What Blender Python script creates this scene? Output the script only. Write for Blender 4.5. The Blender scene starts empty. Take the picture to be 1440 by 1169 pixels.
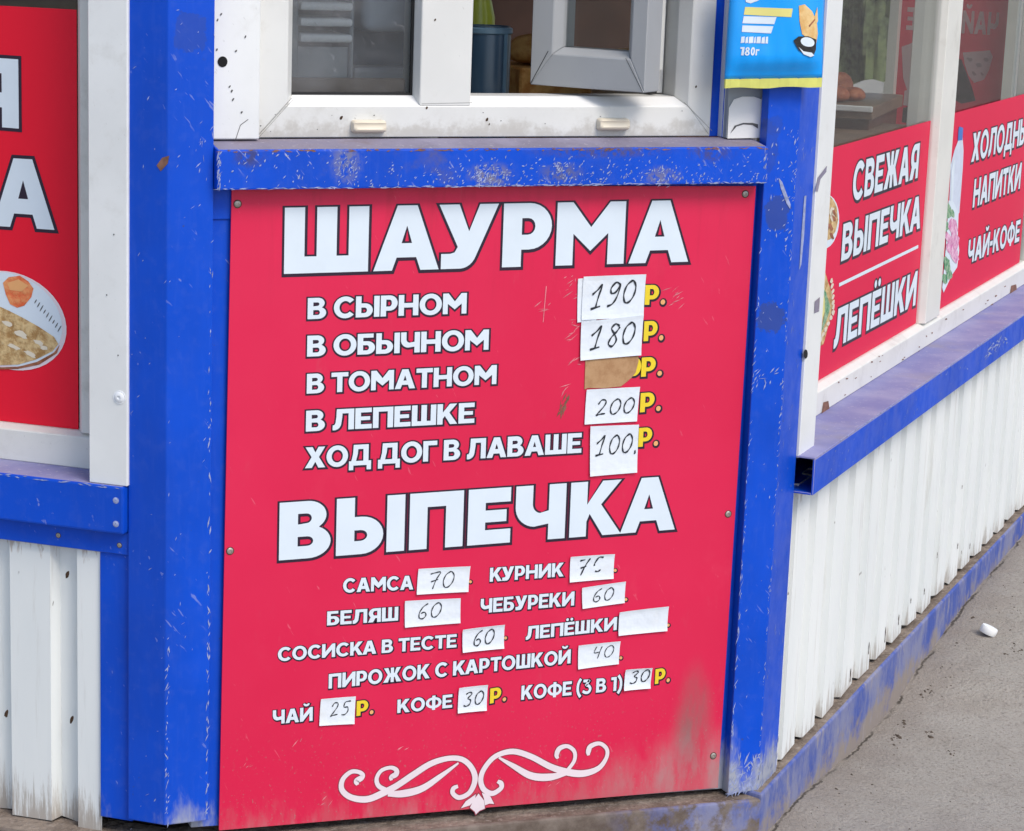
import bpy, bmesh, math, random
from mathutils import Vector, Matrix
from mathutils.geometry import tessellate_polygon
random.seed(7)
SC = bpy.context.scene
COL = SC.collection
# ------------------------------------------------------------------ camera
F_PX, CW, CH = 3251.77, 1440.0, 1169.0
ROT = [[0.9230406522341802, -0.3830373268456369, 0.03575416851288535],
       [-0.049515116809236454, -0.21045726237629098, -0.9763482953948579],
       [0.3815025655621031, 0.899438795558667, -0.21322674671229105]]
CAM = Vector((-1.25, -2.98196, 1.41))
cd = bpy.data.cameras.new('camera')
cd.sensor_width = 36.0
cd.lens = 36.0 * F_PX / CW
cd.clip_start, cd.clip_end = 0.05, 2000
cam = bpy.data.objects.new('camera', cd)
COL.objects.link(cam)
m = Matrix(((ROT[0][0], -ROT[1][0], -ROT[2][0], CAM.x),
            (ROT[0][1], -ROT[1][1], -ROT[2][1], CAM.y),
            (ROT[0][2], -ROT[1][2], -ROT[2][2], CAM.z), (0, 0, 0, 1)))
cam.matrix_world = m
SC.camera = cam
# ------------------------------------------------------------------ sky, sun, exposure
SUN_EL, SUN_AZ = math.radians(50), math.radians(-72)      # direction towards the sun in plan
world = bpy.data.worlds.new("World")
SC.world = world
world.use_nodes = True
wn = world.node_tree
bg = wn.nodes['Background']
sky = wn.nodes.new('ShaderNodeTexSky')
sky.sky_type = 'NISHITA'
sky.sun_disc = False
sky.sun_elevation = SUN_EL
sky.sun_rotation = math.pi / 2 - SUN_AZ
sky.air_density, sky.dust_density, sky.ozone_density = 1.0, 1.6, 1.0
wn.links.new(sky.outputs[0], bg.inputs[0])
bg.inputs[1].default_value = 0.145
sl = bpy.data.lights.new('sun', 'SUN')
sl.energy, sl.angle, sl.color = 1.62, math.radians(24), (1.0, 0.935, 0.845)
so = bpy.data.objects.new('sun', sl)
COL.objects.link(so)
sd = Vector((math.cos(SUN_AZ) * math.cos(SUN_EL), math.sin(SUN_AZ) * math.cos(SUN_EL), math.sin(SUN_EL)))
so.rotation_euler = sd.to_track_quat('Z', 'Y').to_euler()
so.location = sd * 30
SC.view_settings.view_transform = 'Standard'
SC.view_settings.look = 'None'
SC.view_settings.gamma = 1.0
SC.view_settings.exposure = 0.50
SC.cycles.max_bounces = 10
SC.cycles.transparent_max_bounces = 16

# ------------------------------------------------------------------ wall frames: every wall has (u along it, z up, n outwards)
def ray(x, y):
    c = ((x - CW / 2) / F_PX, (y - CH / 2) / F_PX, 1.0)
    return Vector([sum(ROT[r][k] * c[r] for r in range(3)) for k in range(3)])

class Frame:
    def __init__(s, O, U, N):
        s.O, s.U, s.N = Vector(O), Vector(U), Vector(N)
    def uv(s, x, y, off=0.0):           # survey point of the photograph -> (u, z) on the wall at offset n
        d = ray(x, y)
        t = ((s.O + s.N * off - CAM).dot(s.N)) / d.dot(s.N)
        q = CAM + d * t
        return ((q - s.O).dot(s.U), q.z)
    def P(s, u, z, n):
        q = s.O + s.U * u + s.N * n
        return Vector((q.x, q.y, z))
def at_z(x, y, z):
    d = ray(x, y)
    return CAM + d * ((z - CAM.z) / d.z)
def at_y(x, y, Y):
    d = ray(x, y)
    return CAM + d * ((Y - CAM.y) / d.y)
TR, TL = 0.7616182470689052, 0.7049875066358902
FR = Frame((0, 0, 0), (1, 0, 0), (0, -1, 0))
def _c(px, py):
    u, z = FR.uv(px, py, .015)
    return Vector((u, -.015, 0))
PA, PB = _c(234, 600), _c(1104, 500)
RF = Frame(PB, (math.cos(TR), math.sin(TR), 0), (math.sin(TR), -math.cos(TR), 0))
LF = Frame(PA, (math.cos(TL), -math.sin(TL), 0), (-math.sin(TL), -math.cos(TL), 0))
LEN_L, LEN_R = 2.2, 2.75
PL = PA - LF.U * LEN_L
PR = PB + RF.U * LEN_R
_d = PR - PL
_det = RF.U.x * LF.U.y - RF.U.y * LF.U.x
LEN_B = (_d.x * LF.U.y - _d.y * LF.U.x) / _det      # back wall length
PQ = PL + RF.U * LEN_B
EF = Frame(PR, LF.U, LF.N)              # far end wall, seen from inside
BF = Frame(PL, RF.U, RF.N)                        # back wall, seen from inside

# ------------------------------------------------------------------ materials
class NT:
    def __init__(s, name):
        s.m = bpy.data.materials.new(name)
        s.m.use_nodes = True
        s.t = s.m.node_tree
        s.b = s.t.nodes['Principled BSDF']
        s.geo = s.t.nodes.new('ShaderNodeNewGeometry')
    def n(s, typ, **kw):
        nd = s.t.nodes.new(typ)
        for k, v in kw.items():
            setattr(nd, k, v)
        return nd
    def L(s, a, b): s.t.links.new(a, b)
    def coords(s, scale=(1, 1, 1), rot=(0, 0, 0)):
        mp = s.n('ShaderNodeMapping')
        mp.inputs['Scale'].default_value = scale
        mp.inputs['Rotation'].default_value = rot
        s.L(s.geo.outputs['Position'], mp.inputs['Vector'])
        return mp.outputs[0]
    def noise(s, scale, detail=3, rough=.55, stretch=(1, 1, 1), rot=(0, 0, 0)):
        nz = s.n('ShaderNodeTexNoise')
        nz.inputs['Scale'].default_value = scale
        nz.inputs['Detail'].default_value = detail
        nz.inputs['Roughness'].default_value = rough
        if rot != (0, 0, 0):
            a = s.coords((1, 1, 1), rot)
            mp = s.n('ShaderNodeMapping')
            mp.inputs['Scale'].default_value = stretch
            s.L(a, mp.inputs['Vector'])
            s.L(mp.outputs[0], nz.inputs['Vector'])
        else:
            s.L(s.coords(stretch), nz.inputs['Vector'])
        return nz.outputs['Fac']
    def step(s, v, lo, hi, a=0.0, b=1.0):
        r = s.n('ShaderNodeMapRange', interpolation_type='SMOOTHSTEP')
        for k, x in zip(('From Min', 'From Max', 'To Min', 'To Max'), (lo, hi, a, b)):
            r.inputs[k].default_value = x
        s.L(v, r.inputs['Value'])
        return r.outputs[0]
    def math(s, op, a, b=0.0):
        x = s.n('ShaderNodeMath', operation=op)
        for i, v in enumerate((a, b)):
            if isinstance(v, (int, float)): x.inputs[i].default_value = v
            else: s.L(v, x.inputs[i])
        return x.outputs[0]
    def z(s):
        sp = s.n('ShaderNodeSeparateXYZ')
        s.L(s.geo.outputs['Position'], sp.inputs[0])
        return sp.outputs[2]
    def mix(s, fac, a, b):
        x = s.n('ShaderNodeMix', data_type='RGBA')
        if isinstance(fac, (int, float)): x.inputs[0].default_value = fac
        else: s.L(fac, x.inputs[0])
        for i, v in ((6, a), (7, b)):
            if isinstance(v, tuple): x.inputs[i].default_value = (*v[:3], 1)
            else: s.L(v, x.inputs[i])
        return x.outputs[2]
    def near(s, px, py, fr, off, ru, rz):     # stain mask round a spot on a wall, 1 at centre
        u, zz = fr.uv(px, py, off)
        c = fr.P(u, zz, off)
        sub = s.n('ShaderNodeVectorMath', operation='SUBTRACT')
        s.L(s.geo.outputs['Position'], sub.inputs[0])
        sub.inputs[1].default_value = c
        mul = s.n('ShaderNodeVectorMath', operation='MULTIPLY')
        s.L(sub.outputs[0], mul.inputs[0])
        mul.inputs[1].default_value = (1 / ru, 1 / ru, 1 / rz)
        ln = s.n('ShaderNodeVectorMath', operation='LENGTH')
        s.L(mul.outputs[0], ln.inputs[0])
        return s.step(ln.outputs['Value'], 0.2, 1.0, 1.0, 0.0)
    def bump(s, v, strength, dist):
        b = s.n('ShaderNodeBump')
        b.inputs['Strength'].default_value = strength
        b.inputs['Distance'].default_value = dist
        s.L(v, b.inputs['Height'])
        s.L(b.outputs[0], s.b.inputs['Normal'])
    def done(s, col, rough=.5, spec=.5, metal=0.0):
        if isinstance(col, tuple): s.b.inputs['Base Color'].default_value = (*col[:3], 1)
        else: s.L(col, s.b.inputs['Base Color'])
        if isinstance(rough, (int, float)): s.b.inputs['Roughness'].default_value = rough
        else: s.L(rough, s.b.inputs['Roughness'])
        s.b.inputs['Specular IOR Level'].default_value = spec
        s.b.inputs['Metallic'].default_value = metal
        return s.m

def plain(name, col, rough=.5, spec=.4, var=.12, scale=18, metal=0.0):
    t = NT(name)
    f = t.step(t.noise(scale, 4), .3, .7)
    d = tuple(c * (1 - var) for c in col)
    return t.done(t.mix(f, d, col), rough, spec, metal)

DUST = (.30, .25, .20)
def blue_paint(name, chips=.5, dust_z=None, grime=0.0, base=(.001, .073, .59), faded=0.0):
    t = NT(name)
    c = t.mix(t.step(t.noise(5, 4), .3, .7), tuple(x * .86 for x in base), base)
    c = t.mix(t.step(t.noise(60, 3), .5, .75, 0, .10), c, (.10, .16, .50))
    if faded: c = t.mix(t.step(t.noise(7, 4), .25, .7, faded * .5, faded), c, (.20, .21, .40))
    c = t.mix(t.step(t.noise(3.2, 5, .65, (1.6, 1.6, .35)), .45, .75, 0, .30), c, (.012, .045, .30))
    c = t.mix(t.step(t.noise(150, 3, .6, (1, 1, .12)), .5, .8, 0, .12), c, (.06, .13, .55))
    if dust_z:
        for px, py, ru, rz, k in ((1083, 446, .030, .030, .75), (1094, 300, .026, .034, .7), (1075, 200, .030, .05, .35), (265, 45, .03, .03, .4), (205, 135, .012, .012, .6), (1088, 175, .02, .02, .3)):
            rough_ = t.math('ADD', t.near(px, py, FR, .015, ru * 1.3, rz * 1.3), t.math('MULTIPLY', t.math('SUBTRACT', t.noise(48, 5, .7), .5), 2.2))
            c = t.mix(t.math('MULTIPLY', t.step(rough_, .42, .62), k), c, (.035, .06, .22))
    # fine diagonal scratches
    sc = t.step(t.noise(70, 2, .5, (3.2, 3.2, .55), (0.0, .7, 0.0)), .70 - .05 * chips, .73)
    area = t.step(t.noise(9, 3), .48, .66)
    c = t.mix(t.math('MULTIPLY', t.math('MULTIPLY', sc, area), min(1, .8 * chips + .15)), c, (.42, .45, .62))
    if grime:
        c = t.mix(t.step(t.noise(11, 5, .65), .55, .80, 0, grime), c, (.13, .11, .10))
        if grime > .5:
            wob = t.step(t.noise(95, 6, .75, (1, 1, .8)), .40, .58)
            for px, py, ru, rz, col, k in ((487, 228, .030, .040, (.20, .20, .26), .8), (350, 220, .030, .022, (.06, .05, .07), .7),
                                           (690, 246, .045, .022, (.24, .21, .16), .8), (790, 243, .045, .020, (.14, .13, .15), .7),
                                           (930, 247, .040, .018, (.22, .19, .15), .7), (850, 212, .14, .014, (.10, .07, .06), .7), (1000, 214, .05, .020, (.08, .06, .08), .7)):
                c = t.mix(t.math('MULTIPLY', t.math('MULTIPLY', t.near(px, py, FR, .03, ru, rz), wob), k), c, col)
    r = t.step(t.noise(25, 4), .3, .8, .30, .55)
    if dust_z:
        zz = t.math('ADD', t.z(), t.step(t.noise(14, 5, .7, (1, 1, .35)), .3, .7, -.05, .05))
        f = t.step(zz, dust_z[0], dust_z[1], 1.0, 0.0)
        c = t.mix(f, c, (.34, .36, .42))
    t.bump(t.noise(30, 2), .05, .004)
    return t.done(c, r, .25)
M = {}
M['blue'] = blue_paint('blue_paint', .2, (.085, .165))
M['blue_beam'] = blue_paint('blue_paint_worn', 1.2, None, .75)
M['blue_side'] = blue_paint('blue_paint_side_beam', .3, None, .10)
M['chip'] = plain('bare_chip', (.34, .39, .62), .6, .3, .35, 120)
M['dark_patch'] = plain('primer_patch', (.035, .06, .22), .6, .3, .3, 80)
def ledge_mat():
    t = NT('dusty_ledge')
    c = t.mix(t.step(t.noise(12, 5, .6), .35, .7), (.21, .19, .25), (.29, .27, .36))
    c = t.mix(t.step(t.noise(6, 5, .65, (1, 1, 1)), .5, .72, 0, .75), c, (.17, .12, .10))
    c = t.mix(t.step(t.noise(160, 2), .62, .72, 0, .6), c, (.40, .38, .42))
    return t.done(c, .8, .2)
M['ledge'] = ledge_mat()
def ledge_side():
    t = NT('faded_ledge')
    c = t.mix(t.step(t.noise(8, 5, .6), .35, .7), (.20, .20, .40), (.30, .29, .46))
    c = t.mix(t.step(t.noise(5, 5, .65), .5, .75, 0, .6), c, (.30, .26, .26))
    c = t.mix(t.step(t.noise(150, 2), .64, .72, 0, .5), c, (.45, .43, .50))
    return t.done(c, .75, .25)
M['ledge_side'] = ledge_side()
def rail_mat(name='dirty_rail', front=False):
    t = NT(name)
    c = t.mix(t.step(t.noise(9, 5, .7, (1, 1, .5)), .40, .62), (.06, .095, .33), (.20, .21, .33))
    f = t.math('ADD', t.z(), t.step(t.noise(16, 5, .7), .3, .7, -.03, .03))
    c = t.mix(t.step(f, -.005, .05, .92, 0), c, (.27, .225, .185))
    c = t.mix(t.step(t.noise(40, 4, .7, (1, 1, .4)), .55, .7, 0, .7), c, (.30, .27, .27))
    if front:
        k = t.math('MULTIPLY', t.near(1030, 1165, FR, .035, .26, .20), t.step(t.noise(24, 5, .7), .40, .58))
        c = t.mix(k, t.mix(t.step(t.noise(20, 5, .7), .3, .7), (.10, .075, .06), (.20, .165, .14)), c)
    t.bump(t.noise(60, 4), .3, .004)
    return t.done(c, .8, .2)
M['rail'] = rail_mat()
M['rail_front'] = rail_mat('muddy_rail', True)
def dirt_mat():
    t = NT('packed_dirt')
    c = t.mix(t.step(t.noise(14, 6, .65), .3, .7), (.13, .10, .08), (.27, .22, .18))
    c = t.mix(t.step(t.noise(120, 3), .55, .7, 0, .6), c, (.34, .29, .25))
    t.bump(t.noise(70, 5), .8, .01)
    return t.done(c, .95, .1)
M['dirt'] = dirt_mat()
def red_sign():
    t = NT('red_sign_print')
    c = t.mix(t.step(t.noise(2.2, 2), .3, .7), (.63, .010, .060), (.67, .014, .072))
    st = t.math('MULTIPLY', t.step(t.z(), .80, 1.03), t.step(t.noise(30, 5, .7, (1, 1, .08)), .48, .72))
    c = t.mix(t.math('MULTIPLY', st, .35), c, (.40, .012, .04))
    c = t.mix(t.step(t.noise(6, 5, .7), .55, .8, 0, .16), c, (.72, .10, .15))
    # grey-brown grime rubbed into the lower right corner
    wob = t.step(t.noise(22, 6, .7, (1, 1, .3)), .30, .72)
    g = t.math('MULTIPLY', t.near(972, 1025, FR, 0, .045, .13), t.math('ADD', t.math('MULTIPLY', wob, .7), .30))
    c = t.mix(t.math('MULTIPLY', g, .85), c, (.19, .135, .125))
    g2 = t.math('MULTIPLY', t.near(975, 1110, FR, 0, .26, .12), wob)
    c = t.mix(t.math('MULTIPLY', g2, .85), c, (.38, .25, .25))
    g3 = t.math('MULTIPLY', t.near(500, 1170, FR, 0, .5, .06), t.step(t.noise(45, 4, .7, (1, 1, .3)), .45, .75))
    c = t.mix(t.math('MULTIPLY', g3, .45), c, (.55, .25, .27))
    c = t.mix(t.step(t.noise(55, 3, .6, (3, 3, .5), (0, .5, 0)), .70, .76, 0, .35), c, (.75, .2, .26))
    c = t.mix(t.step(t.noise(38, 5, .75, (1, 1, .25)), .60, .80, 0, .22), c, (.52, .10, .13))
    sp = t.math('MULTIPLY', t.step(t.noise(210, 3, .7), .62, .68), t.step(t.z(), .13, .34, 1, 0))
    c = t.mix(t.math('MULTIPLY', sp, .55), c, (.30, .20, .18))
    lowz = t.math('ADD', t.z(), t.step(t.noise(26, 5, .75, (1, 1, .3)), .3, .7, -.03, .03))
    c = t.mix(t.step(lowz, .10, .155, .26, 0), c, (.34, .20, .19))
    t.bump(t.noise(3.5, 2), .22, .02)
    return t.done(c, t.step(t.noise(8, 4), .3, .7, .34, .46), .4)
M['red_sign'] = red_sign()
def white_pvc(name, base=(.70, .70, .675), grime=.5, low=None):
    t = NT(name)
    c = t.mix(t.step(t.noise(7, 4), .3, .7), tuple(x * .92 for x in base), base)
    c = t.mix(t.step(t.noise(13, 6, .7), .52, .80, 0, grime), c, (.42, .40, .35))
    c = t.mix(t.step(t.noise(120, 2, .6, (2.5, 2.5, .7), (0, .6, 0)), .70, .76, 0, .5 * grime), c, (.22, .20, .18))
    if low:
        zz = t.math('ADD', t.z(), t.step(t.noise(30, 4, .7), .3, .7, -.012, .012))
        c = t.mix(t.step(zz, low[0], low[1], .55, 0), c, (.36, .33, .28))
    return t.done(c, .38, .45)
M['pvc'] = white_pvc('window_plastic', low=(1.10, 1.125))
M['pvc_side'] = white_pvc('side_window_plastic', (.72, .71, .66), .55, low=(.570, .590))
M['pvc_strip'] = white_pvc('white_trim', (.77, .78, .77), .35)
M['sash_shaded'] = white_pvc('shaded_sash_plastic', (.36, .37, .38), .25)  # same white plastic, the indoor shade put into its colour
M['pvc_clean'] = white_pvc('clean_plastic', (.80, .80, .79), .12)
M['joint'] = plain('weld_joint', (.30, .29, .27), .8)
M['seam'] = plain('dark_seam', (.10, .10, .10), .8)
M['gasket'] = plain('black_gasket', (.012, .012, .013), .6)
M['cream'] = plain('cream_plastic', (.74, .66, .52), .35, .5, .08)
def corrug(name='painted_corrugated_steel', lift=0.0):
    t = NT(name)
    c = t.mix(t.step(t.noise(5, 4, .6, (1, 1, .3)), .3, .7), (.71, .735, .725), (.79, .805, .785))
    c = t.mix(t.step(t.noise(18, 5, .7, (3, 3, .22)), .55, .78, 0, .45), c, (.42, .39, .34))
    zz = t.math('ADD', t.z(), t.step(t.noise(44, 6, .8, (2.4, 2.4, .16)), .3, .7, -.040, .040))
    c = t.mix(t.step(zz, .080 + lift, .125 + lift * 1.4, .62 + lift * 5, 0), c, (.33, .275, .225))
    zt = t.math('ADD', t.z(), t.step(t.noise(40, 4, .7, (2, 2, .4)), .3, .7, -.03, .03))
    c = t.mix(t.step(zt, .52, .545, 0, .6), c, (.30, .20, .13))
    c = t.mix(t.step(t.noise(55, 2, .5, (1.2, 1.2, .55)), .74, .78, 0, .8), c, (.16, .13, .12))
    return t.done(c, .5, .4)
M['corrug'] = corrug()
M['corrug_dirty'] = corrug('dirty_corrugated_steel', .034)
M['white_print'] = plain('white_print', (.67, .75, .82), .4, .3, .04)
M['dark_print'] = plain('dark_print', (.022, .010, .028), .45, .4, .1)
M['yellow_print'] = plain('yellow_print', (.80, .60, .03), .4, .4, .06)
M['orange_print'] = plain('orange_print', (.80, .40, .16), .4, .4, .06)
M['pink_print'] = plain('pink_white_print', (.76, .66, .70), .4, .4, .06)
M['scuff'] = plain('scuff_mark', (.72, .22, .26), .6, .3, .3, 90)
M['scuff_brown'] = plain('brown_scrape', (.26, .13, .09), .7, .2, .4, 90)
def paper(name, base=(.72, .77, .83)):
    t = NT(name)
    c = t.mix(t.step(t.noise(30, 3), .3, .7), tuple(x * .95 for x in base), base)
    c = t.mix(t.step(t.noise(16, 4, .7), .5, .8, 0, .35), c, (.70, .68, .60))
    t.bump(t.noise(26, 3), .45, .006)
    return t.done(c, .65, .25)
M['paper'] = paper('white_paper')
def card():
    t = NT('brown_card')
    c = t.mix(t.step(t.noise(40, 5, .7), .35, .65), (.36, .20, .10), (.46, .28, .15))
    return t.done(c, .85, .15)
M['card'] = card()
M['ink'] = plain('pen_ink', (.025, .03, .04), .5, .3, .3, 200)
M['steel'] = plain('zinc_screw', (.42, .38, .34), .4, .6, .3, 150, .6)
M['rust'] = plain('rusty_mark', (.09, .055, .035), .9, .1, .4, 120)
M['hole'] = plain('hole_black', (.008, .008, .008), .9)
M['red_film'] = plain('red_window_film', (.68, .012, .064), .45, .12, .06, 3)
M['red_poster'] = plain('red_poster_print', (.80, .010, .034), .40, .2, .05, 3)
M['red_back'] = plain('faded_red_print', (.50, .03, .05), .5, .3, .12, 6)
def glass(name, tint=(.90, .92, .91), rough=.02, refl=.75):
    t = NT(name)
    out = t.t.nodes['Material Output']
    tr = t.n('ShaderNodeBsdfTransparent'); tr.inputs[0].default_value = (*tint, 1)
    gl = t.n('ShaderNodeBsdfGlossy'); gl.inputs['Roughness'].default_value = rough
    fr = t.n('ShaderNodeFresnel'); fr.inputs[0].default_value = 1.45
    mx = t.n('ShaderNodeMixShader')
    f = t.math('ADD', t.math('MULTIPLY', fr.outputs[0], refl), t.step(t.noise(9, 5, .7), .5, .8, 0, .02))
    t.L(f, mx.inputs[0]); t.L(tr.outputs[0], mx.inputs[1]); t.L(gl.outputs[0], mx.inputs[2])
    t.L(mx.outputs[0], out.inputs[0])
    return t.m
M['glass'] = glass('window_glass')
def dusty_glass():
    t = NT('dusty_window_glass'); out = t.t.nodes['Material Output']
    tr = t.n('ShaderNodeBsdfTransparent'); tr.inputs[0].default_value = (.9, .92, .92, 1)
    gl = t.n('ShaderNodeBsdfGlossy'); gl.inputs['Roughness'].default_value = .04
    df = t.n('ShaderNodeBsdfDiffuse'); df.inputs[0].default_value = (.50, .50, .52, 1)  # dust film; its grey veil also stands in for the pane's reflection
    fr = t.n('ShaderNodeFresnel'); fr.inputs[0].default_value = 1.5
    m1 = t.n('ShaderNodeMixShader'); m2 = t.n('ShaderNodeMixShader')
    d = t.math('ADD', t.step(t.noise(7, 5, .7), .35, .7, .05, .17), t.step(t.noise(45, 4, .7, (2, 2, .6), (0, .7, 0)), .62, .72, 0, .22))
    t.L(d, m1.inputs[0]); t.L(tr.outputs[0], m1.inputs[1]); t.L(df.outputs[0], m1.inputs[2])
    t.L(fr.outputs[0], m2.inputs[0]); t.L(m1.outputs[0], m2.inputs[1]); t.L(gl.outputs[0], m2.inputs[2])
    t.L(m2.outputs[0], out.inputs[0])
    return t.m
M['glass_dusty'] = dusty_glass()
M['glass_side'] = glass('side_window_glass', (.95, .96, .95), .03, .24)
def asphalt():
    t = NT('dusty_asphalt')
    c = t.mix(t.step(t.noise(1.1, 5, .6), .3, .7), (.375, .342, .300), (.45, .412, .365))
    c = t.mix(t.step(t.noise(7, 6, .7), .42, .72, 0, .5), c, (.335, .295, .25))
    c = t.mix(t.step(t.noise(140, 3, .7), .50, .68, 0, .5), c, (.15, .13, .11))
    c = t.mix(t.step(t.noise(200, 2, .6), .63, .72, 0, .5), c, (.46, .44, .41))
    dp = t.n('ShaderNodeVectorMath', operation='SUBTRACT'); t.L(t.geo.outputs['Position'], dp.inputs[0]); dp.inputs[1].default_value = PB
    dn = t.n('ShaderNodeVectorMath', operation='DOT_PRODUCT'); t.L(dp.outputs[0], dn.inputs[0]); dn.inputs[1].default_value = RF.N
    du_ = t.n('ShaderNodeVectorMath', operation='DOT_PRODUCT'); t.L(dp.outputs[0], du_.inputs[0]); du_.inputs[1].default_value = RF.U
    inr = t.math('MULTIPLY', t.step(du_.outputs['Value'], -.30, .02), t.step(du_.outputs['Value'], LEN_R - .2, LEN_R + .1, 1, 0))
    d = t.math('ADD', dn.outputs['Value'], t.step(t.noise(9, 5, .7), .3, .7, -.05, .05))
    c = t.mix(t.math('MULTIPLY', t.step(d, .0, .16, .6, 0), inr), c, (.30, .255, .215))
    c = t.mix(t.step(t.noise(2.2, 4, .6), .50, .72, 0, .45), c, (.27, .235, .21))
    e = t.math('ABSOLUTE', t.math('SUBTRACT', t.math('ADD', dn.outputs['Value'], t.step(t.noise(22, 5, .75), .3, .7, -.004, .004)), .0165))
    c = t.mix(t.math('MULTIPLY', t.math('MULTIPLY', t.step(e, .001, .004, .85, 0), inr), t.step(t.noise(6, 3), .40, .52)), c, (.06, .05, .04))
    h = t.math('ADD', t.noise(170, 4, .7), t.noise(25, 3))
    t.bump(h, .8, .010)
    return t.done(c, .92, .2)
M['asphalt'] = asphalt()
def food(name, a, b, scale=60):
    t = NT(name)
    c = t.mix(t.step(t.noise(scale, 4, .7), .35, .65), a, b)
    t.bump(t.noise(scale, 3), .3, .01)
    return t.done(c, .6, .3)
M['pastry'] = food('golden_pastry', (.36, .20, .07), (.66, .48, .24), 70)
M['bread'] = food('baked_bread', (.42, .17, .04), (.62, .36, .12), 30)
M['red_bread'] = food('reddish_bread', (.30, .07, .03), (.48, .16, .07), 40)
M['tomato'] = food('tomato_print', (.70, .12, .04), (.75, .30, .12), 60)
M['salad'] = food('green_print', (.04, .22, .10), (.35, .45, .30), 90)
M['berry'] = food('pink_flower_print', (.55, .16, .35), (.75, .50, .62), 90)
M['packet'] = plain('blue_packet_film', (.0, .33, .90), .22, .6, .04, 12)
M['packet_dark'] = plain('blue_packet_shade', (.01, .17, .55), .3, .5)
M['packet_yellow'] = plain('yellow_packet_seam', (.66, .66, .16), .3, .5, .15, 40)
M['lemon'] = plain('lemon_print', (.72, .66, .22), .35, .4, .05)
M['chip_print'] = food('potato_print', (.62, .36, .12), (.74, .52, .24), 40)
def film(name, a, b, scale=6):
    t = NT(name); out = t.t.nodes['Material Output']
    c = t.mix(t.step(t.noise(scale, 4), .3, .7), a, b)
    df = t.n('ShaderNodeBsdfDiffuse'); tl = t.n('ShaderNodeBsdfTranslucent'); mx = t.n('ShaderNodeMixShader')
    t.L(c, df.inputs[0]); t.L(c, tl.inputs[0]); mx.inputs[0].default_value = .6
    t.L(df.outputs[0], mx.inputs[1]); t.L(tl.outputs[0], mx.inputs[2]); t.L(mx.outputs[0], out.inputs[0])
    return t.m
M['film_red'] = film('red_film_from_behind', (.70, .05, .10), (.78, .08, .14))
M['film_white'] = film('white_film_from_behind', (.66, .66, .68), (.74, .74, .76))
M['film_grey'] = film('grey_film_from_behind', (.42, .40, .41), (.50, .47, .48))
M['film_brown'] = film('brown_film_from_behind', (.22, .10, .07), (.40, .20, .14), 60)
M['film_dark'] = film('dark_film_from_behind', (.05, .04, .04), (.10, .08, .08), 40)
M['inner_wall'] = plain('dim_panelling', (.24, .18, .14), .7, .3, .25, 4)
M['inner_floor'] = plain('lino_floor', (.12, .09, .07), .6, .3, .25, 6)
M['ceiling'] = plain('ceiling_board', (.72, .70, .67), .8)
M['brown'] = plain('brown_laminate', (.13, .055, .035), .45, .4, .3, 8)
M['tan'] = plain('worktop_laminate', (.24, .16, .11), .5, .4, .25, 20)
M['grey'] = plain('grey_enamel', (.30, .33, .36), .4, .5, .15, 10)
M['hood_blue'] = plain('pale_blue_enamel', (.50, .54, .62), .4, .5, .1, 10)
M['brown_card'] = plain('brown_card_box', (.22, .16, .12), .8, .2, .2, 30)
M['slate'] = plain('slate_plastic', (.03, .065, .11), .3, .5, .15, 10)
M['slate_light'] = plain('pale_slate_plastic', (.10, .18, .25), .3, .5, .1, 10)
M['lime'] = plain('lime_plastic', (.35, .40, .03), .3, .5, .15, 30)
M['olive'] = food('olive_greenery', (.020, .034, .012), (.24, .29, .12), 11)  # mottled green imitating greenery reflected in the glass
M['white_enamel'] = plain('white_enamel', (.78, .80, .82), .3, .5, .05)
M['cap_blue'] = plain('blue_cap_print', (.03, .16, .55), .35)
M['sky_print'] = plain('pale_bottle_print', (.62, .68, .80), .35, .4, .1, 60)
M['cup_brown'] = food('cocoa_print', (.22, .07, .03), (.38, .15, .08), 50)
M['black_print'] = plain('black_print', (.02, .018, .018), .4)
M['roof'] = plain('roof_sheet', (.35, .36, .38), .5, .4)

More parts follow.
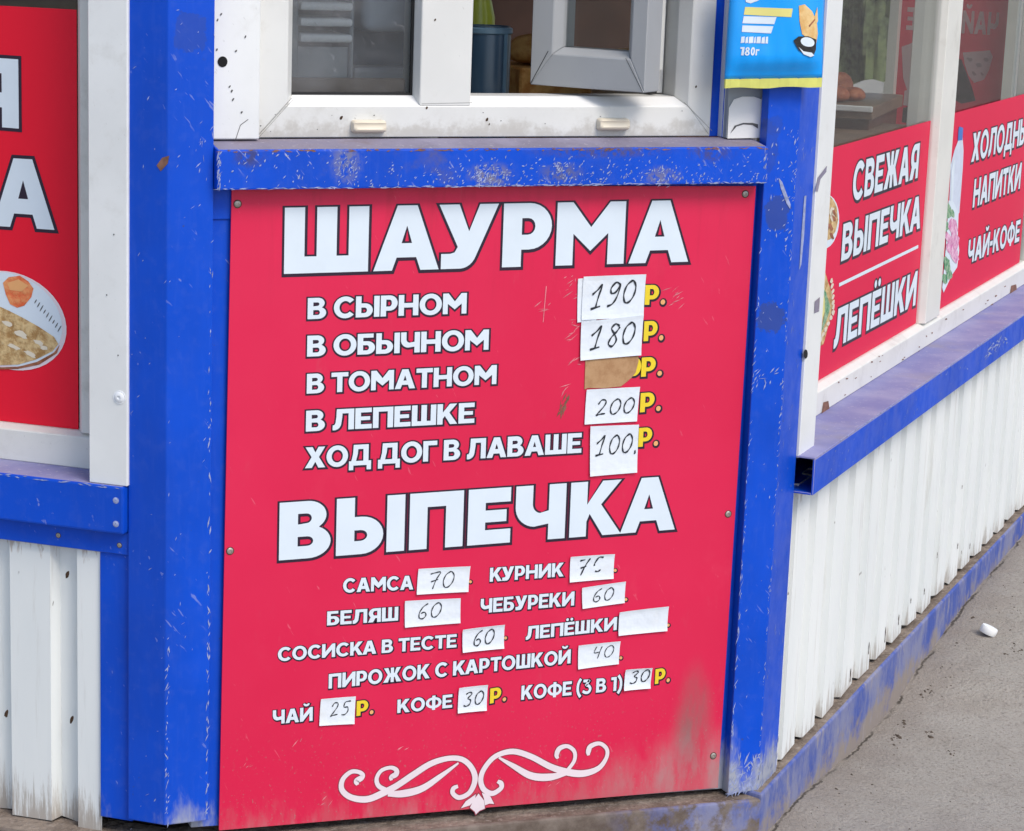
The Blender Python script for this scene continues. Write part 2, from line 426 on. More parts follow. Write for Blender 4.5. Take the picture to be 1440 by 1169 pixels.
# ------------------------------------------------------------------ mesh builder and objects
class MB:
    def __init__(s): s.v, s.f, s.mi, s.mats = [], [], [], []
    def mat(s, k):
        if k not in s.mats: s.mats.append(k)
        return s.mats.index(k)
    def face(s, pts, k):
        b = len(s.v); s.v += [Vector(p) for p in pts]
        s.f.append(tuple(range(b, b + len(pts)))); s.mi.append(s.mat(k))
    def hexa(s, q, k, ks=None):            # q: 8 points, bottom loop 0-3, top loop 4-7
        b = len(s.v); s.v += [Vector(p) for p in q]
        for i, fc in enumerate(((3, 2, 1, 0), (4, 5, 6, 7), (0, 1, 5, 4), (1, 2, 6, 5), (2, 3, 7, 6), (3, 0, 4, 7))):
            s.f.append(tuple(b + j for j in fc)); s.mi.append(s.mat((ks or {}).get(i, k)))
    def box(s, fr, u0, u1, z0, z1, n0, n1, k, ks=None):
        # side faces: 2 front(n1) .. loop order front-left, front-right, back-right, back-left
        lo = [fr.P(u0, z0, n1), fr.P(u1, z0, n1), fr.P(u1, z0, n0), fr.P(u0, z0, n0)]
        hi = [fr.P(u0, z1, n1), fr.P(u1, z1, n1), fr.P(u1, z1, n0), fr.P(u0, z1, n0)]
        s.hexa(lo + hi, k, ks)
    def quadbox(s, fr, uvs, n0, n1, k):    # uvs: bl, br, tr, tl
        (a, b, c, d) = uvs
        s.hexa([fr.P(*a, n1), fr.P(*b, n1), fr.P(*b, n0), fr.P(*a, n0),
                fr.P(*d, n1), fr.P(*c, n1), fr.P(*c, n0), fr.P(*d, n0)], k)
    def prism(s, plan, z0, z1, k):         # plan: list of xy, counter-clockwise
        b, n = len(s.v), len(plan)
        s.v += [Vector((p[0], p[1], z0)) for p in plan] + [Vector((p[0], p[1], z1)) for p in plan]
        s.f += [tuple(b + n + i for i in range(n)), tuple(b + i for i in reversed(range(n)))]
        s.mi += [s.mat(k)] * 2
        for i in range(n):
            j = (i + 1) % n
            s.f.append((b + i, b + j, b + n + j, b + n + i)); s.mi.append(s.mat(k))
    def poly(s, loops, tf, k):             # loops in 2D: outer then holes; tf maps (x, y) -> 3D
        flat = [p for l in loops for p in l]
        tris = tessellate_polygon([[Vector((p[0], p[1], 0)) for p in l] for l in loops])
        b = len(s.v); s.v += [tf(*p) for p in flat]
        for t in tris:
            s.f.append(tuple(b + i for i in t)); s.mi.append(s.mat(k))
    def strip(s, pts, ws, tf, k):          # stroked line in 2D
        L, Rr = stroke_sides(pts, ws)
        b, n = len(s.v), len(pts)
        s.v += [tf(*p) for p in L] + [tf(*p) for p in Rr]
        for i in range(n - 1):
            s.f.append((b + i, b + i + 1, b + n + i + 1, b + n + i)); s.mi.append(s.mat(k))
    def lathe(s, c, prof, k, n=24, axis=None):   # prof: (r, h) along the axis
        ax = Vector(axis or (0, 0, 1)).normalized()
        e1 = ax.orthogonal().normalized(); e2 = ax.cross(e1)
        b = len(s.v)
        for r, h in prof:
            for i in range(n):
                a = 2 * math.pi * i / n
                s.v.append(Vector(c) + ax * h + (e1 * math.cos(a) + e2 * math.sin(a)) * r)
        for j in range(len(prof) - 1):
            for i in range(n):
                i2 = (i + 1) % n
                s.f.append((b + j * n + i, b + j * n + i2, b + (j + 1) * n + i2, b + (j + 1) * n + i)); s.mi.append(s.mat(k))
        for j, rev in ((0, True), (len(prof) - 1, False)):
            if prof[j][0] > 1e-5:
                idx = [b + j * n + i for i in range(n)]
                s.f.append(tuple(reversed(idx) if rev else idx)); s.mi.append(s.mat(k))
    def chips(s, fr, n, u0, u1, z0, z1, count, k='chip', ln=.007, wd=.0011, ang=1.0, spread=.35, bias=None):
        for _ in range(count):
            u = random.uniform(u0, u1); zz = random.uniform(z0, z1)
            if bias: zz = z0 + (z1 - z0) * random.random() ** bias
            a = random.gauss(ang, spread); l = ln * random.uniform(.3, 1.5); w = wd * random.uniform(.5, 1.6)
            d = (math.cos(a) * l / 2, math.sin(a) * l / 2); e = (-math.sin(a) * w / 2, math.cos(a) * w / 2)
            j = random.uniform(.0003, .0006)
            s.face([fr.P(u - d[0], zz - d[1], n + j), fr.P(u + e[0], zz + e[1], n + j), fr.P(u + d[0], zz + d[1], n + j),
                    fr.P(u - e[0], zz - e[1], n + j)], k)
    def build(s, name, parent=None, loc=None, bevel=0.0, smooth=False, seg=1):
        base = Vector(loc) if loc is not None else (parent_loc(parent) if parent else Vector((0, 0, 0)))
        me = bpy.data.meshes.new(name)
        me.from_pydata([tuple(v - base) for v in s.v], [], s.f)
        for k in s.mats: me.materials.append(M[k])
        for p, i in zip(me.polygons, s.mi): p.material_index = i
        bm = bmesh.new(); bm.from_mesh(me)
        if smooth: bmesh.ops.remove_doubles(bm, verts=bm.verts, dist=1e-5)
        if bevel:
            es = [e for e in bm.edges if len(e.link_faces) == 2 and e.calc_face_angle(0) > .35 and e.calc_length() > bevel * 3]
            bmesh.ops.bevel(bm, geom=es, offset=bevel, segments=seg, affect='EDGES', profile=.6)
        bm.to_mesh(me); bm.free()
        if smooth:
            for p in me.polygons: p.use_smooth = True
            try: me.set_sharp_from_angle(angle=math.radians(40))
            except Exception: pass
        o = bpy.data.objects.new(name, me); COL.objects.link(o)
        if parent: o.parent = parent
        else: o.location = base
        return o
def parent_loc(p):
    l = Vector((0, 0, 0))
    while p is not None:
        l += p.location; p = p.parent
    return l
def tag(o, label=None, cat=None, group=None, kind=None):
    if label: o['label'] = label
    if cat: o['category'] = cat
    if group: o['group'] = group
    if kind: o['kind'] = kind
    return o
def thing(name, label, cat, loc, group=None):
    o = bpy.data.objects.new(name, None); COL.objects.link(o)
    o.location = loc; o.empty_display_size = .05
    return tag(o, label, cat, group)

# ------------------------------------------------------------------ lettering: drawn by hand as outlines, cap height 1
def arc(cx, cy, rx, ry, a0, a1, n=14):
    return [(cx + rx * math.cos(math.radians(a0 + (a1 - a0) * i / n)), cy + ry * math.sin(math.radians(a0 + (a1 - a0) * i / n))) for i in range(n + 1)]
def stroke_sides(pts, ws):
    n = len(pts); L, Rr = [], []
    for i in range(n):
        a, b = pts[max(0, i - 1)], pts[min(n - 1, i + 1)]
        dx, dy = b[0] - a[0], b[1] - a[1]; l = math.hypot(dx, dy) or 1
        w = (ws[i] if isinstance(ws, (list, tuple)) else ws) / 2
        L.append((pts[i][0] - dy / l * w, pts[i][1] + dx / l * w)); Rr.append((pts[i][0] + dy / l * w, pts[i][1] - dx / l * w))
    return L, Rr
def spline(pts, n=6):
    out = []
    P = [pts[0]] + list(pts) + [pts[-1]]
    for i in range(1, len(P) - 2):
        p0, p1, p2, p3 = P[i - 1], P[i], P[i + 1], P[i + 2]
        for k in range(n):
            t = k / n
            out.append(tuple(.5 * ((2 * p1[j]) + (-p0[j] + p2[j]) * t + (2 * p0[j] - 5 * p1[j] + 4 * p2[j] - p3[j]) * t * t + (-p0[j] + 3 * p1[j] - 3 * p2[j] + p3[j]) * t ** 3) for j in range(len(p1))))
    out.append(tuple(pts[-1]))
    return out
def glyph(c, s, h):
    """returns (width, [ [outer, hole, hole], ... ])"""
    def bowl(x0, y0, y1, r, th):           # a bowl's right end and its hole
        return None
    if c == 'Ш':
        g = .19; W = 3 * s + 2 * g
        return W, [[[(0, 0), (W, 0), (W, 1), (W - s, 1), (W - s, h), (s + g + s, h), (s + g + s, 1), (s + g, 1), (s + g, h), (s, h), (s, 1), (0, 1)]]]
    if c == 'А':
        return 1.06, [[[(0, 0), (.30, 0), (.372, .2), (.688, .2), (.76, 0), (1.06, 0), (.69, 1), (.37, 1)], [(.445, .42), (.53, .69), (.615, .42)]]]
    if c == 'У':
        return .98, [[[(.05, 0), (.34, 0)] + arc(.36, .30, .28, .30, -86, -22, 6) + [(.98, 1), (.67, 1), (.50, .58), (.33, 1), (0, 1), (.32, .34), (.27, .255), (.2, .235), (.05, .235)]]]
    if c == 'Р':
        return .82, [[[(0, 0), (s, 0), (s, .27), (.44, .27)] + arc(.44, .635, .38, .365, -90, 90)[1:] + [(0, 1)],
                      [(s, .27 + h * .92)] + arc(.42, .635, .12, .365 - h * .92, -90, 90, 8) + [(s, 1 - h * .92)]]]
    if c == 'В':
        q = h * .86
        return .89, [[[(0, 0), (.5, 0)] + arc(.5, .285, .38, .285, -90, 62)[1:] + arc(.48, .745, .32, .255, -50, 90) + [(0, 1)],
                      [(s, q)] + arc(.48, .302, .10, max(.05, .302 - q), -90, 90, 8) + [(s, .604 - q)],
                      [(s, .60)] + arc(.46, .70, .09, .085, -90, 90, 8) + [(s, .785)]]]
    if c in 'ЬЫ':
        o = [[(0, 0), (.44, 0)] + arc(.44, .33, .38, .33, -90, 90)[1:] + [(s, .66), (s, 1), (0, 1)],
             [(s, h * .92)] + arc(.42, .33, .12, .33 - h * .92, -90, 90, 8) + [(s, .66 - h * .92)]]
        if c == 'Ь': return .82, [o]
        return .88 + s, [o, [[(.88, 0), (.88 + s, 0), (.88 + s, 1), (.88, 1)]]]
    if c in 'ЕЁ':
        o = [[(0, 0), (.78, 0), (.78, h), (s, h), (s, .5 - h * .42), (.70, .5 - h * .42), (.70, .5 + h * .42), (s, .5 + h * .42), (s, 1 - h), (.77, 1 - h), (.77, 1), (0, 1)]]
        gl = [o]
        if c == 'Ё': gl += [[arc(x, 1.19, .11, .11, 0, 330, 9)] for x in (.22, .55)]
        return .78, gl
    if c == 'П':
        return .96, [[[(0, 0), (s, 0), (s, 1 - h), (.96 - s, 1 - h), (.96 - s, 0), (.96, 0), (.96, 1), (0, 1)]]]
    if c == 'Н':
        W = .97; a, b = .5 - h / 2, .5 + h / 2
        return W, [[[(0, 0), (s, 0), (s, a), (W - s, a), (W - s, 0), (W, 0), (W, 1), (W - s, 1), (W - s, b), (s, b), (s, 1), (0, 1)]]]
    if c == 'Ч':
        W = .93
        return W, [[[(W, 0), (W, 1), (W - s, 1), (W - s, .53), (.44, .49)] + arc(s + .16, .66, .16, .17, -80, -180, 6) + [(s, 1), (0, 1)] + arc(.38, .62, .38, .37, 180, 265, 9) + [(W - s, .29), (W - s, 0)]]]
    if c == 'К':
        return .98, [[[(0, 0), (s, 0), (s, .27), (.37, .41), (.63, 0), (.98, 0), (.58, .57), (.95, 1), (.60, 1), (s, .58), (s, 1), (0, 1)]]]
    if c == 'Г':
        return .73, [[[(0, 0), (s, 0), (s, 1 - h), (.73, 1 - h), (.73, 1), (0, 1)]]]
    if c == 'О':
        return 1.1, [[arc(.55, .5, .55, .52, 0, 348, 30), arc(.55, .5, .55 - s, .52 - h, 0, 345, 23)]]
    if c == 'С':
        return 1.0, [[arc(.55, .5, .55, .52, 42, 318, 24) + arc(.55, .5, .55 - s, .52 - h, 318, 42, 18)]]
    if c == 'Т':
        W = .86; a = (W - s) / 2
        return W, [[[(a, 0), (a + s, 0), (a + s, 1 - h), (W, 1 - h), (W, 1), (0, 1), (0, 1 - h), (a, 1 - h)]]]
    if c == 'Х':
        return 1.03, [[[(0, 0), (.35, 0), (.52, .29), (.68, 0), (1.03, 0), (.70, .51), (1.01, 1), (.67, 1), (.52, .73), (.37, 1), (.02, 1), (.33, .52)]]]
    if c in 'ИЙ':
        W = 1.0; t = s * .9
        gl = [[[(0, 0), (t, 0), (W - s, .57), (W - s, 0), (W, 0), (W, 1), (W - t, 1), (s, .43), (s, 1), (0, 1)]]]
        if c == 'Й':
            gl.append([arc(.5, 1.30, .26, .22, 190, 350, 10) + arc(.5, 1.32, .13, .09, 350, 190, 8)])
        return W, gl
    if c == 'Б':
        return .84, [[[(0, 0), (.46, 0)] + arc(.46, .32, .38, .32, -90, 90)[1:] + [(s, .64), (s, 1 - h * .9), (.76, 1 - h * .9), (.76, 1), (0, 1)],
                      [(s, h * .9)] + arc(.44, .32, .11, .32 - h * .9, -90, 90, 8) + [(s, .64 - h * .9)]]]
    if c == 'М':
        W = 1.18; t = s * .92
        return W, [[[(0, 0), (t, 0), (t, .50), (.59, .22), (W - t, .50), (W - t, 0), (W, 0), (W, 1), (W - .27, 1), (.59, .60), (.27, 1), (0, 1)]]]
    if c == 'Я':
        W = .88
        return W, [[[(W, 0), (W, 1), (.42, 1)] + arc(.42, .64, .38, .36, 90, 228)[1:] + [(0, 0), (.34, 0), (.5, .29), (W - s, .29), (W - s, 0)],
                    [(W - s, .29 + h * .9), (W - s, 1 - h * .9)] + arc(.45, .64 + .005, .12, .35 - h * .9, 90, 270, 8)]]
    if c == 'Л':
        W = 1.0
        return W, [[[(0, -.01), (.12, -.01)] + arc(.10, .34, .30, .34, -75, -10, 6) + [(.44, .6), (.45, 1 - h), (W - s, 1 - h), (W - s, 0), (W, 0), (W, 1), (.18, 1), (.165, .62), (.13, .34), (.08, .24), (0, .23)]]]
    if c == 'Д':
        W = 1.14; f = s * .85
        return W, [[[(0, -.22), (f, -.22), (f, 0), (W - f, 0), (W - f, -.22), (W, -.22), (W, h), (1.0, h), (1.0, 1), (.23, 1), (.20, .55), (.12, h), (0, h)],
                    [(.36, h), (.45, .58), (.465, 1 - h), (1.0 - s, 1 - h), (1.0 - s, h)]]]
    if c == 'Ж':
        hs = s * .48; cx = .70
        r = [(cx + hs, 0), (cx + hs, .33), (cx + hs + .06, .37), (1.03, 0), (1.40, 0), (1.05, .53), (1.36, 1), (1.02, 1), (cx + hs + .05, .62), (cx + hs, .62), (cx + hs, 1)]
        return 1.40, [[r + [(2 * cx - x, y) for x, y in reversed(r)]]]
    if c == 'Ф':
        hs = s * .5; cx = .62; ry = .42
        y1 = ry * math.sqrt(1 - (hs / .62) ** 2); a = math.degrees(math.atan2(y1 / ry, hs / .62))
        o = [(cx - hs, -.04), (cx + hs, -.04)] + arc(cx, .5, .62, ry, -a, a, 16) + [(cx + hs, 1.04), (cx - hs, 1.04)] + arc(cx, .5, .62, ry, 180 - a, 180 + a, 16)
        hr = arc(cx + hs, .5, .62 - s * .95 - hs, ry - h, -90, 90, 10)
        return 1.24, [[o, hr, [(2 * cx - x, y) for x, y in hr]]]
    if c in '()':
        pts = [(.36, -.2), (.16, .1), (.10, .45), (.16, .8), (.36, 1.1)]
        if c == ')': pts = [(.4 - x, y) for x, y in pts]
        L, Rr = stroke_sides(spline(pts, 4), s * .85)
        return .42, [[L + Rr[::-1]]]
    if c == '3':
        pts = [(.08, .92), (.62, .90), (.36, .58), (.62, .48), (.70, .28), (.55, .10), (.30, .08), (.06, .18)]
        L, Rr = stroke_sides([pts[0], (.60, .91)], h)
        pts2 = spline([(.34, .60), (.58, .53), (.70, .31), (.56, .10), (.30, .08), (.05, .20)], 5)
        L2, R2 = stroke_sides(pts2, h)
        L3, R3 = stroke_sides([(.62, .97), (.30, .57)], h * .9)
        return .8, [[L + Rr[::-1]], [L2 + R2[::-1]], [L3 + R3[::-1]]]
    if c == '1':
        return .5, [[[(.22, 0), (.22 + s, 0), (.22 + s, 1), (.0, 1), (.0, 1 - h), (.22, 1 - h)]]]
    if c == '8':
        return .85, [[arc(.42, .28, .40, .29, -90, 62, 12) + arc(.42, .745, .34, .265, -40, 220, 18) + arc(.42, .28, .40, .29, 118, 268, 12),
                      arc(.42, .28, .15, .11, 0, 330, 11), arc(.42, .76, .12, .09, 0, 330, 11)]]
    if c == '0':
        return .9, [[arc(.45, .5, .44, .51, 0, 345, 23), arc(.45, .5, .44 - s, .51 - h, 0, 340, 17)]]
    if c == 'г':
        return .55, [[[(0, 0), (s * .8, 0), (s * .8, .55), (.55, .55), (.55, .75), (0, .75)]]]
    if c == '.':
        return .27, [[arc(.13, .12, .135, .135, 0, 330, 11)]]
    if c == '-':
        return .42, [[[(0, .36), (.42, .36), (.42, .36 + h), (0, .36 + h)]]]
    raise KeyError(c)
def area(l): return .5 * sum(l[i][0] * l[(i + 1) % len(l)][1] - l[(i + 1) % len(l)][0] * l[i][1] for i in range(len(l)))
def offset(l, d):
    """move a closed outline outwards by d (holes: pass negative d)"""
    P = [l[0]]
    for p in l[1:]:
        if math.hypot(p[0] - P[-1][0], p[1] - P[-1][1]) > 1e-4: P.append(p)
    if math.hypot(P[0][0] - P[-1][0], P[0][1] - P[-1][1]) < 1e-4: P.pop()
    if area(P) < 0: P.reverse()
    n = len(P); out = []
    for i in range(n):
        a, b, c = P[i - 1], P[i], P[(i + 1) % n]
        d1 = (b[0] - a[0], b[1] - a[1]); d2 = (c[0] - b[0], c[1] - b[1])
        l1, l2 = math.hypot(*d1), math.hypot(*d2)
        n1 = (d1[1] / l1, -d1[0] / l1); n2 = (d2[1] / l2, -d2[0] / l2)
        k = 1 + n1[0] * n2[0] + n1[1] * n2[1]
        k = max(k, .45)
        out.append((b[0] + (n1[0] + n2[0]) / k * d, b[1] + (n1[1] + n2[1]) / k * d))
    return out
def layout(txt, s, h, gap=.075, space=.36):
    x = 0.0; out = []
    for i, c in enumerate(txt):
        if c == ' ': x += space; continue
        w, gl = glyph(c, s, h)
        if i and c in 'АУ' and txt[i - 1] in 'АУРТГК': x -= .10
        if i and txt[i - 1] == 'Т' and c in 'О': x -= .03
        out.append((c, x, gl)); x += w + gap
    return x - gap, out
def text(mb, fr, txt, pL, pR, top, n, fill='white_print', edge='dark_print', line=.06, shift=(0, 0), s=.27, h=.23, gap=.075,
         space=.36, mirror=False, slant=0.0, natural=False, dotfill=None, soft=1.0):
    a, b = fr.uv(*pL, n), fr.uv(*pR, n)
    t = fr.uv(*top, n)
    W, items = layout(txt, s, h, gap, space)
    cap = t[1] - a[1]
    ex = ((b[0] - a[0]) / W, (b[1] - a[1]) / W)
    if natural:                            # right-aligned at pR with natural letter widths
        l = math.hypot(*ex); k = cap * natural / l
        ex = (ex[0] * k, ex[1] * k); a = (b[0] - ex[0] * W, b[1] - ex[1] * W)
    def tf(nn):
        def g(x, y):
            if mirror: x = W - x
            return fr.P(a[0] + ex[0] * x + slant * cap * y, a[1] + ex[1] * x + cap * y, nn)
        return g
    for i, (c, x0, gl) in enumerate(items):
        for loops in gl:
            lp = [[(x + x0, y) for x, y in l] for l in loops]
            mb.poly(lp, tf(n + .0008 + i % 2 * .00006), (dotfill if (dotfill and c == '.') else fill))
            if edge:
                holes = []
                for hl in lp[1:]:
                    hh = offset(hl, -line)
                    per = sum(math.dist(hl[q], hl[q - 1]) for q in range(len(hl)))
                    if line < .8 * 2 * abs(area(hl)) / per: holes.append([(x + shift[0], y + shift[1]) for x, y in hh])
                o = [(x + shift[0], y + shift[1]) for x, y in offset(lp[0], line)]
                mb.poly([o] + holes, tf(n + .0003 + i % 3 * .00006), edge)
HAND = {'0': [[(.5, .97), (.22, .78), (.10, .4), (.22, .06), (.48, .04), (.72, .3), (.78, .68), (.6, .94), (.46, .95)]],
        '1': [[(.05, .62), (.35, .80), (.60, 1.0), (.45, .5), (.34, .02)], [(.05, .0), (.62, .06)]],
        '9': [[(.78, .85), (.5, 1.0), (.22, .78), (.28, .55), (.55, .58), (.76, .86), (.66, .4), (.42, .08), (.1, .0)]],
        '8': [[(.75, .88), (.5, 1.0), (.28, .82), (.5, .55), (.66, .25), (.45, .0), (.2, .14), (.34, .42), (.62, .64), (.78, .84)]],
        '2': [[(.15, .72), (.35, .98), (.64, .92), (.62, .65), (.3, .25), (.1, .03), (.35, .08), (.72, .1)]],
        '7': [[(.12, .92), (.4, .97), (.78, .98), (.55, .55), (.38, .0)], [(.22, .45), (.68, .55)]],
        '6': [[(.72, .98), (.4, .78), (.18, .4), (.22, .08), (.48, .0), (.68, .2), (.55, .42), (.3, .36)]],
        '4': [[(.3, .98), (.18, .5), (.62, .52)], [(.74, .95), (.62, .5), (.52, .0)]],
        '3': [[(.2, .88), (.5, 1.0), (.7, .84), (.4, .56), (.66, .4), (.6, .1), (.3, .0), (.08, .1)]],
        '5': [[(.82, .98), (.36, .94), (.28, .58), (.6, .55), (.66, .25), (.42, .02), (.12, .04)]],
        '.': [[(.1, .08), (.16, .0), (.1, -.1)]], 'c': [[(.72, .9), (.42, .95), (.2, .6), (.2, .45)], [(.3, .1), (.5, .05), (.66, .14)]],
        'ч': [[(.12, .93), (.45, .95)], [(.78, .98), (.5, .5), (.3, .0)], [(.22, .45), (.6, .52)]]}
def scribble(mb, fr, txt, pL, pR, top, n, w=.10, lift=lambda u, z: 0.0):
    a, b, t = fr.uv(*pL, n), fr.uv(*pR, n), fr.uv(*top, n)
    adv = [(.32 if c == '.' else .95) for c in txt]; W = sum(adv)
    cap = t[1] - a[1]; ex = ((b[0] - a[0]) / W, (b[1] - a[1]) / W); x0 = 0; k = 0
    for c, ad in zip(txt, adv):
        for st in HAND[c]:
            pts = spline([(x + x0 + .12 * y, y) for x, y in st], 5); k += 1
            ws = [w * (.6 + .5 * math.sin(1.1 + i * .5) ** 2) for i in range(len(pts))]
            mb.strip(pts, ws, lambda x, y: fr.P(a[0] + ex[0] * x, a[1] + ex[1] * x + cap * y, n + .0004 + k * .00002 + lift(a[0] + ex[0] * x, a[1] + ex[1] * x + cap * y)), 'ink')
        x0 += ad
def pxpoly(mb, fr, pts, n, k):
    mb.poly([[fr.uv(x, y, n) for x, y in pts]], lambda u, z: fr.P(u, z, n), k)
def pxell(mb, fr, cx, cy, rx, ry, n, k, rot=0, m=28, wob=0.0):
    r = math.radians(rot); pts = []
    for i in range(m):
        a = 2 * math.pi * i / m; q = 1 + wob * random.uniform(-1, 1)
        x, y = rx * math.cos(a) * q, ry * math.sin(a) * q
        pts.append((cx + x * math.cos(r) - y * math.sin(r), cy + x * math.sin(r) + y * math.cos(r)))
    pxpoly(mb, fr, pts, n, k)

# ================================================================== the ground
def sstep(x, a, b):
    t = max(0.0, min(1.0, (x - a) / (b - a))); return t * t * (3 - 2 * t)
def ground_z(x, y):
    q = Vector((x, y, 0)) - PB
    u, n = q.dot(RF.U), q.dot(RF.N)
    K = ((-9, .0), (.0, .004), (.19, .003), (.36, -.009), (.54, -.017), (.80, -.018), (1.03, .009), (1.43, .031), (2.0, .036), (9, .036))
    rise = 0.0
    for (a, za), (b, zb_) in zip(K, K[1:]):
        if a <= u <= b: rise = za + (zb_ - za) * sstep(u, a, b)
    bank = .010 * (1 - sstep(abs(n - .012), 0, .07)) * sstep(u, -.5, .1) * (1 - sstep(u, .25, .6))
    w = .002 * math.sin(3.1 * x + 1.7 * y) + .0015 * math.sin(7.3 * x - 5.1 * y)
    far = 1 - sstep(math.hypot(x, y), 4, 9)
    return (rise + w + bank) * far - .002
def axis_steps():
    r = [i * .05 for i in range(0, 61)]
    x = 3.0
    while x < 600: x *= 1.25; r.append(x)
    return [-v for v in reversed(r[1:])] + r
ax = axis_steps()
gv = [(x + .6, y + .3, ground_z(x + .6, y + .3)) for y in ax for x in ax]
nx = len(ax)
gf = [(j * nx + i, j * nx + i + 1, (j + 1) * nx + i + 1, (j + 1) * nx + i) for j in range(nx - 1) for i in range(nx - 1)]
me = bpy.data.meshes.new('ground'); me.from_pydata(gv, [], gf); me.materials.append(M['asphalt'])
for p in me.polygons: p.use_smooth = True
go = bpy.data.objects.new('ground', me); COL.objects.link(go); tag(go, kind='structure')

# ================================================================== the kiosk
kiosk = thing('kiosk', 'blue and white street food kiosk with corner service window, red signs and corrugated lower walls', 'kiosk', (0, 0, 0))
ZT = 2.30
uE1 = FR.uv(297.5, 600, .015)[0]          # left flange, inner edge
uE2 = LF.uv(180, 600, 0)[0]
uG1 = FR.uv(1054, 600, .015)[0]           # right flange, inner edge
uG2 = RF.uv(1120, 640, 0)[0]
def fp(fr, u, n): q = fr.P(u, 0, n); return (q.x, q.y)
# posts: folded blue corner plates
lp = MB()
pz = FR.uv(245, 1150, .015)[1] - .010
lp.prism([fp(LF, uE2, 0), (PA.x, PA.y), fp(FR, uE1, .015), fp(FR, uE1, -.015), (PA.x + .005, .03), fp(LF, uE2, -.03)], pz, ZT, 'blue')
lp.box(LF, LF.uv(140.5, 900, -.008)[0], uE2 + .003, pz - .006, LF.uv(160, 768, -.008)[1], -.03, -.008, 'blue')
uA0 = FR.uv(236, 600, .015)[0]
lp.chips(FR, .015, uE1 - .004, uE1 - .0005, pz, .75, 60, ln=.010, wd=.0014, ang=1.45, spread=.2)
lp.chips(FR, .015, uE1 - .005, uE1 - .0005, .75, 1.25, 14, ln=.008, wd=.001, ang=1.45)
lp.chips(FR, .015, uA0 - .001, uA0 + .003, pz, .42, 40, ln=.008, wd=.0012, ang=1.3)
lp.chips(FR, .015, uA0, uE1 - .003, .15, 1.3, 34, ln=.005, wd=.0008, ang=.9)
lp.chips(FR, .015, uE1 - .03, uE1 - .001, 1.0, 1.12, 12, ln=.008, wd=.0009, ang=1.1, spread=.5)
lp.chips(LF, 0, uE2 + .004, -.002, .13, 1.2, 22, ln=.006, wd=.001, ang=.9)
pxpoly(lp, LF, [(220, 233), (228, 222), (238, 219), (236, 230), (226, 241)], .0006, 'scuff_brown')
lp.build('corner_post', kiosk, bevel=.0018, seg=2)
rp = MB()
rz = FR.uv(1062, 1112, .015)[1]
rp.prism([fp(FR, uG1, -.006), fp(FR, uG1, .015), (PB.x, PB.y), fp(RF, uG2, 0), fp(RF, uG2, -.03), (PB.x - .01, .03)], rz, ZT, 'blue')
rp.chips(FR, .015, uG1, uG1 + .003, rz, .50, 46, ln=.012, wd=.0012, ang=1.5, spread=.2)
rp.chips(FR, .015, uG1, uG1 + .003, .5, .95, 40, ln=.007, wd=.001, ang=1.3)
rp.chips(FR, .015, uG1 + .003, PB.x - .001, .12, 1.15, 34, ln=.0045, wd=.0011, ang=.95)
rp.chips(FR, .015, PB.x - .0030, PB.x, .1, 1.12, 110, ln=.006, wd=.0010, ang=1.3)
rp.chips(FR, .015, uG1 + .01, PB.x - .002, .93, 1.12, 34, ln=.007, wd=.0016, ang=1.2, spread=.5)
rp.chips(FR, .015, uG1 + .005, PB.x - .002, .72, .76, 18, ln=.010, wd=.0014, ang=1.0, spread=.4)
rp.chips(RF, 0, .003, uG2 - .003, .1, 1.1, 40, ln=.012, wd=.0014, ang=1.3)
rp.chips(FR, .015, uG1, PB.x, rz, rz + .06, 110, ln=.013, wd=.002, ang=1.1, spread=.5, bias=1.6)
rp.chips(RF, 0, 0, uG2, rz, rz + .06, 60, ln=.013, wd=.003, ang=1.2, spread=.5, bias=1.6)
pxpoly(rp, FR, [(1095, 250), (1100, 256), (1112, 288), (1111, 294), (1106, 286), (1098, 265)], .0158, 'chip')
pxpoly(rp, RF, [(1131, 276), (1134, 275), (1131, 330), (1127, 372), (1124, 380), (1127, 330)], .0006, 'chip')
rp.build('corner_post', kiosk, bevel=.0018, seg=2)
# front backing sheet behind the menu board
fb = MB()
fb.quadbox(FR, [(uE1 - .02, .130), (uG1 + .01, .088), (uG1 + .01, 1.06), (uE1 - .02, 1.06)], -.030, -.004, 'blue')
fb.box(FR, uE1 - .01, FR.uv(322, 300, 0)[0] + .06, FR.uv(315, 309, 0)[1], 1.05, -.004, -.001, 'blue')
fb.build('front_panel', kiosk, bevel=.001)
# base rails with a dirty top
def rail(fr, u0, u1, z0, z1, n0, n1, cut0=0.0, cut1=0.0, z1r=None):
    b = MB(); z1r = z1 if z1r is None else z1r
    lo = [fr.P(u0 - cut0, z0, n1), fr.P(u1 + cut1, z0, n1), fr.P(u1, z0, n0), fr.P(u0, z0, n0)]
    hi = [fr.P(u0 - cut0, z1, n1), fr.P(u1 + cut1, z1r, n1), fr.P(u1, z1r, n0), fr.P(u0, z1, n0)]
    b.hexa(lo + hi, 'rail', {1: 'dirt'})
    return b
rail(RF, .0, LEN_R, -.12, .088, -.06, .012, cut0=.0164, cut1=0).build('base_rail', kiosk, bevel=.005, seg=3)
rf = rail(FR, PA.x, PB.x, -.12, .113, -.06, .035, cut0=.0130, cut1=-.0036, z1r=.080)
rf.mats = ['rail_front' if k == 'rail' else k for k in rf.mats]
rf.build('base_rail', kiosk, bevel=.006, seg=3)
rl = rail(LF, -LEN_L, 0, -.12, .117, -.06, .035, cut1=.0130)
rl.mats = ['rail_front' if k == 'rail' else k for k in rl.mats]
rl.build('base_rail', kiosk, bevel=.005, seg=3)
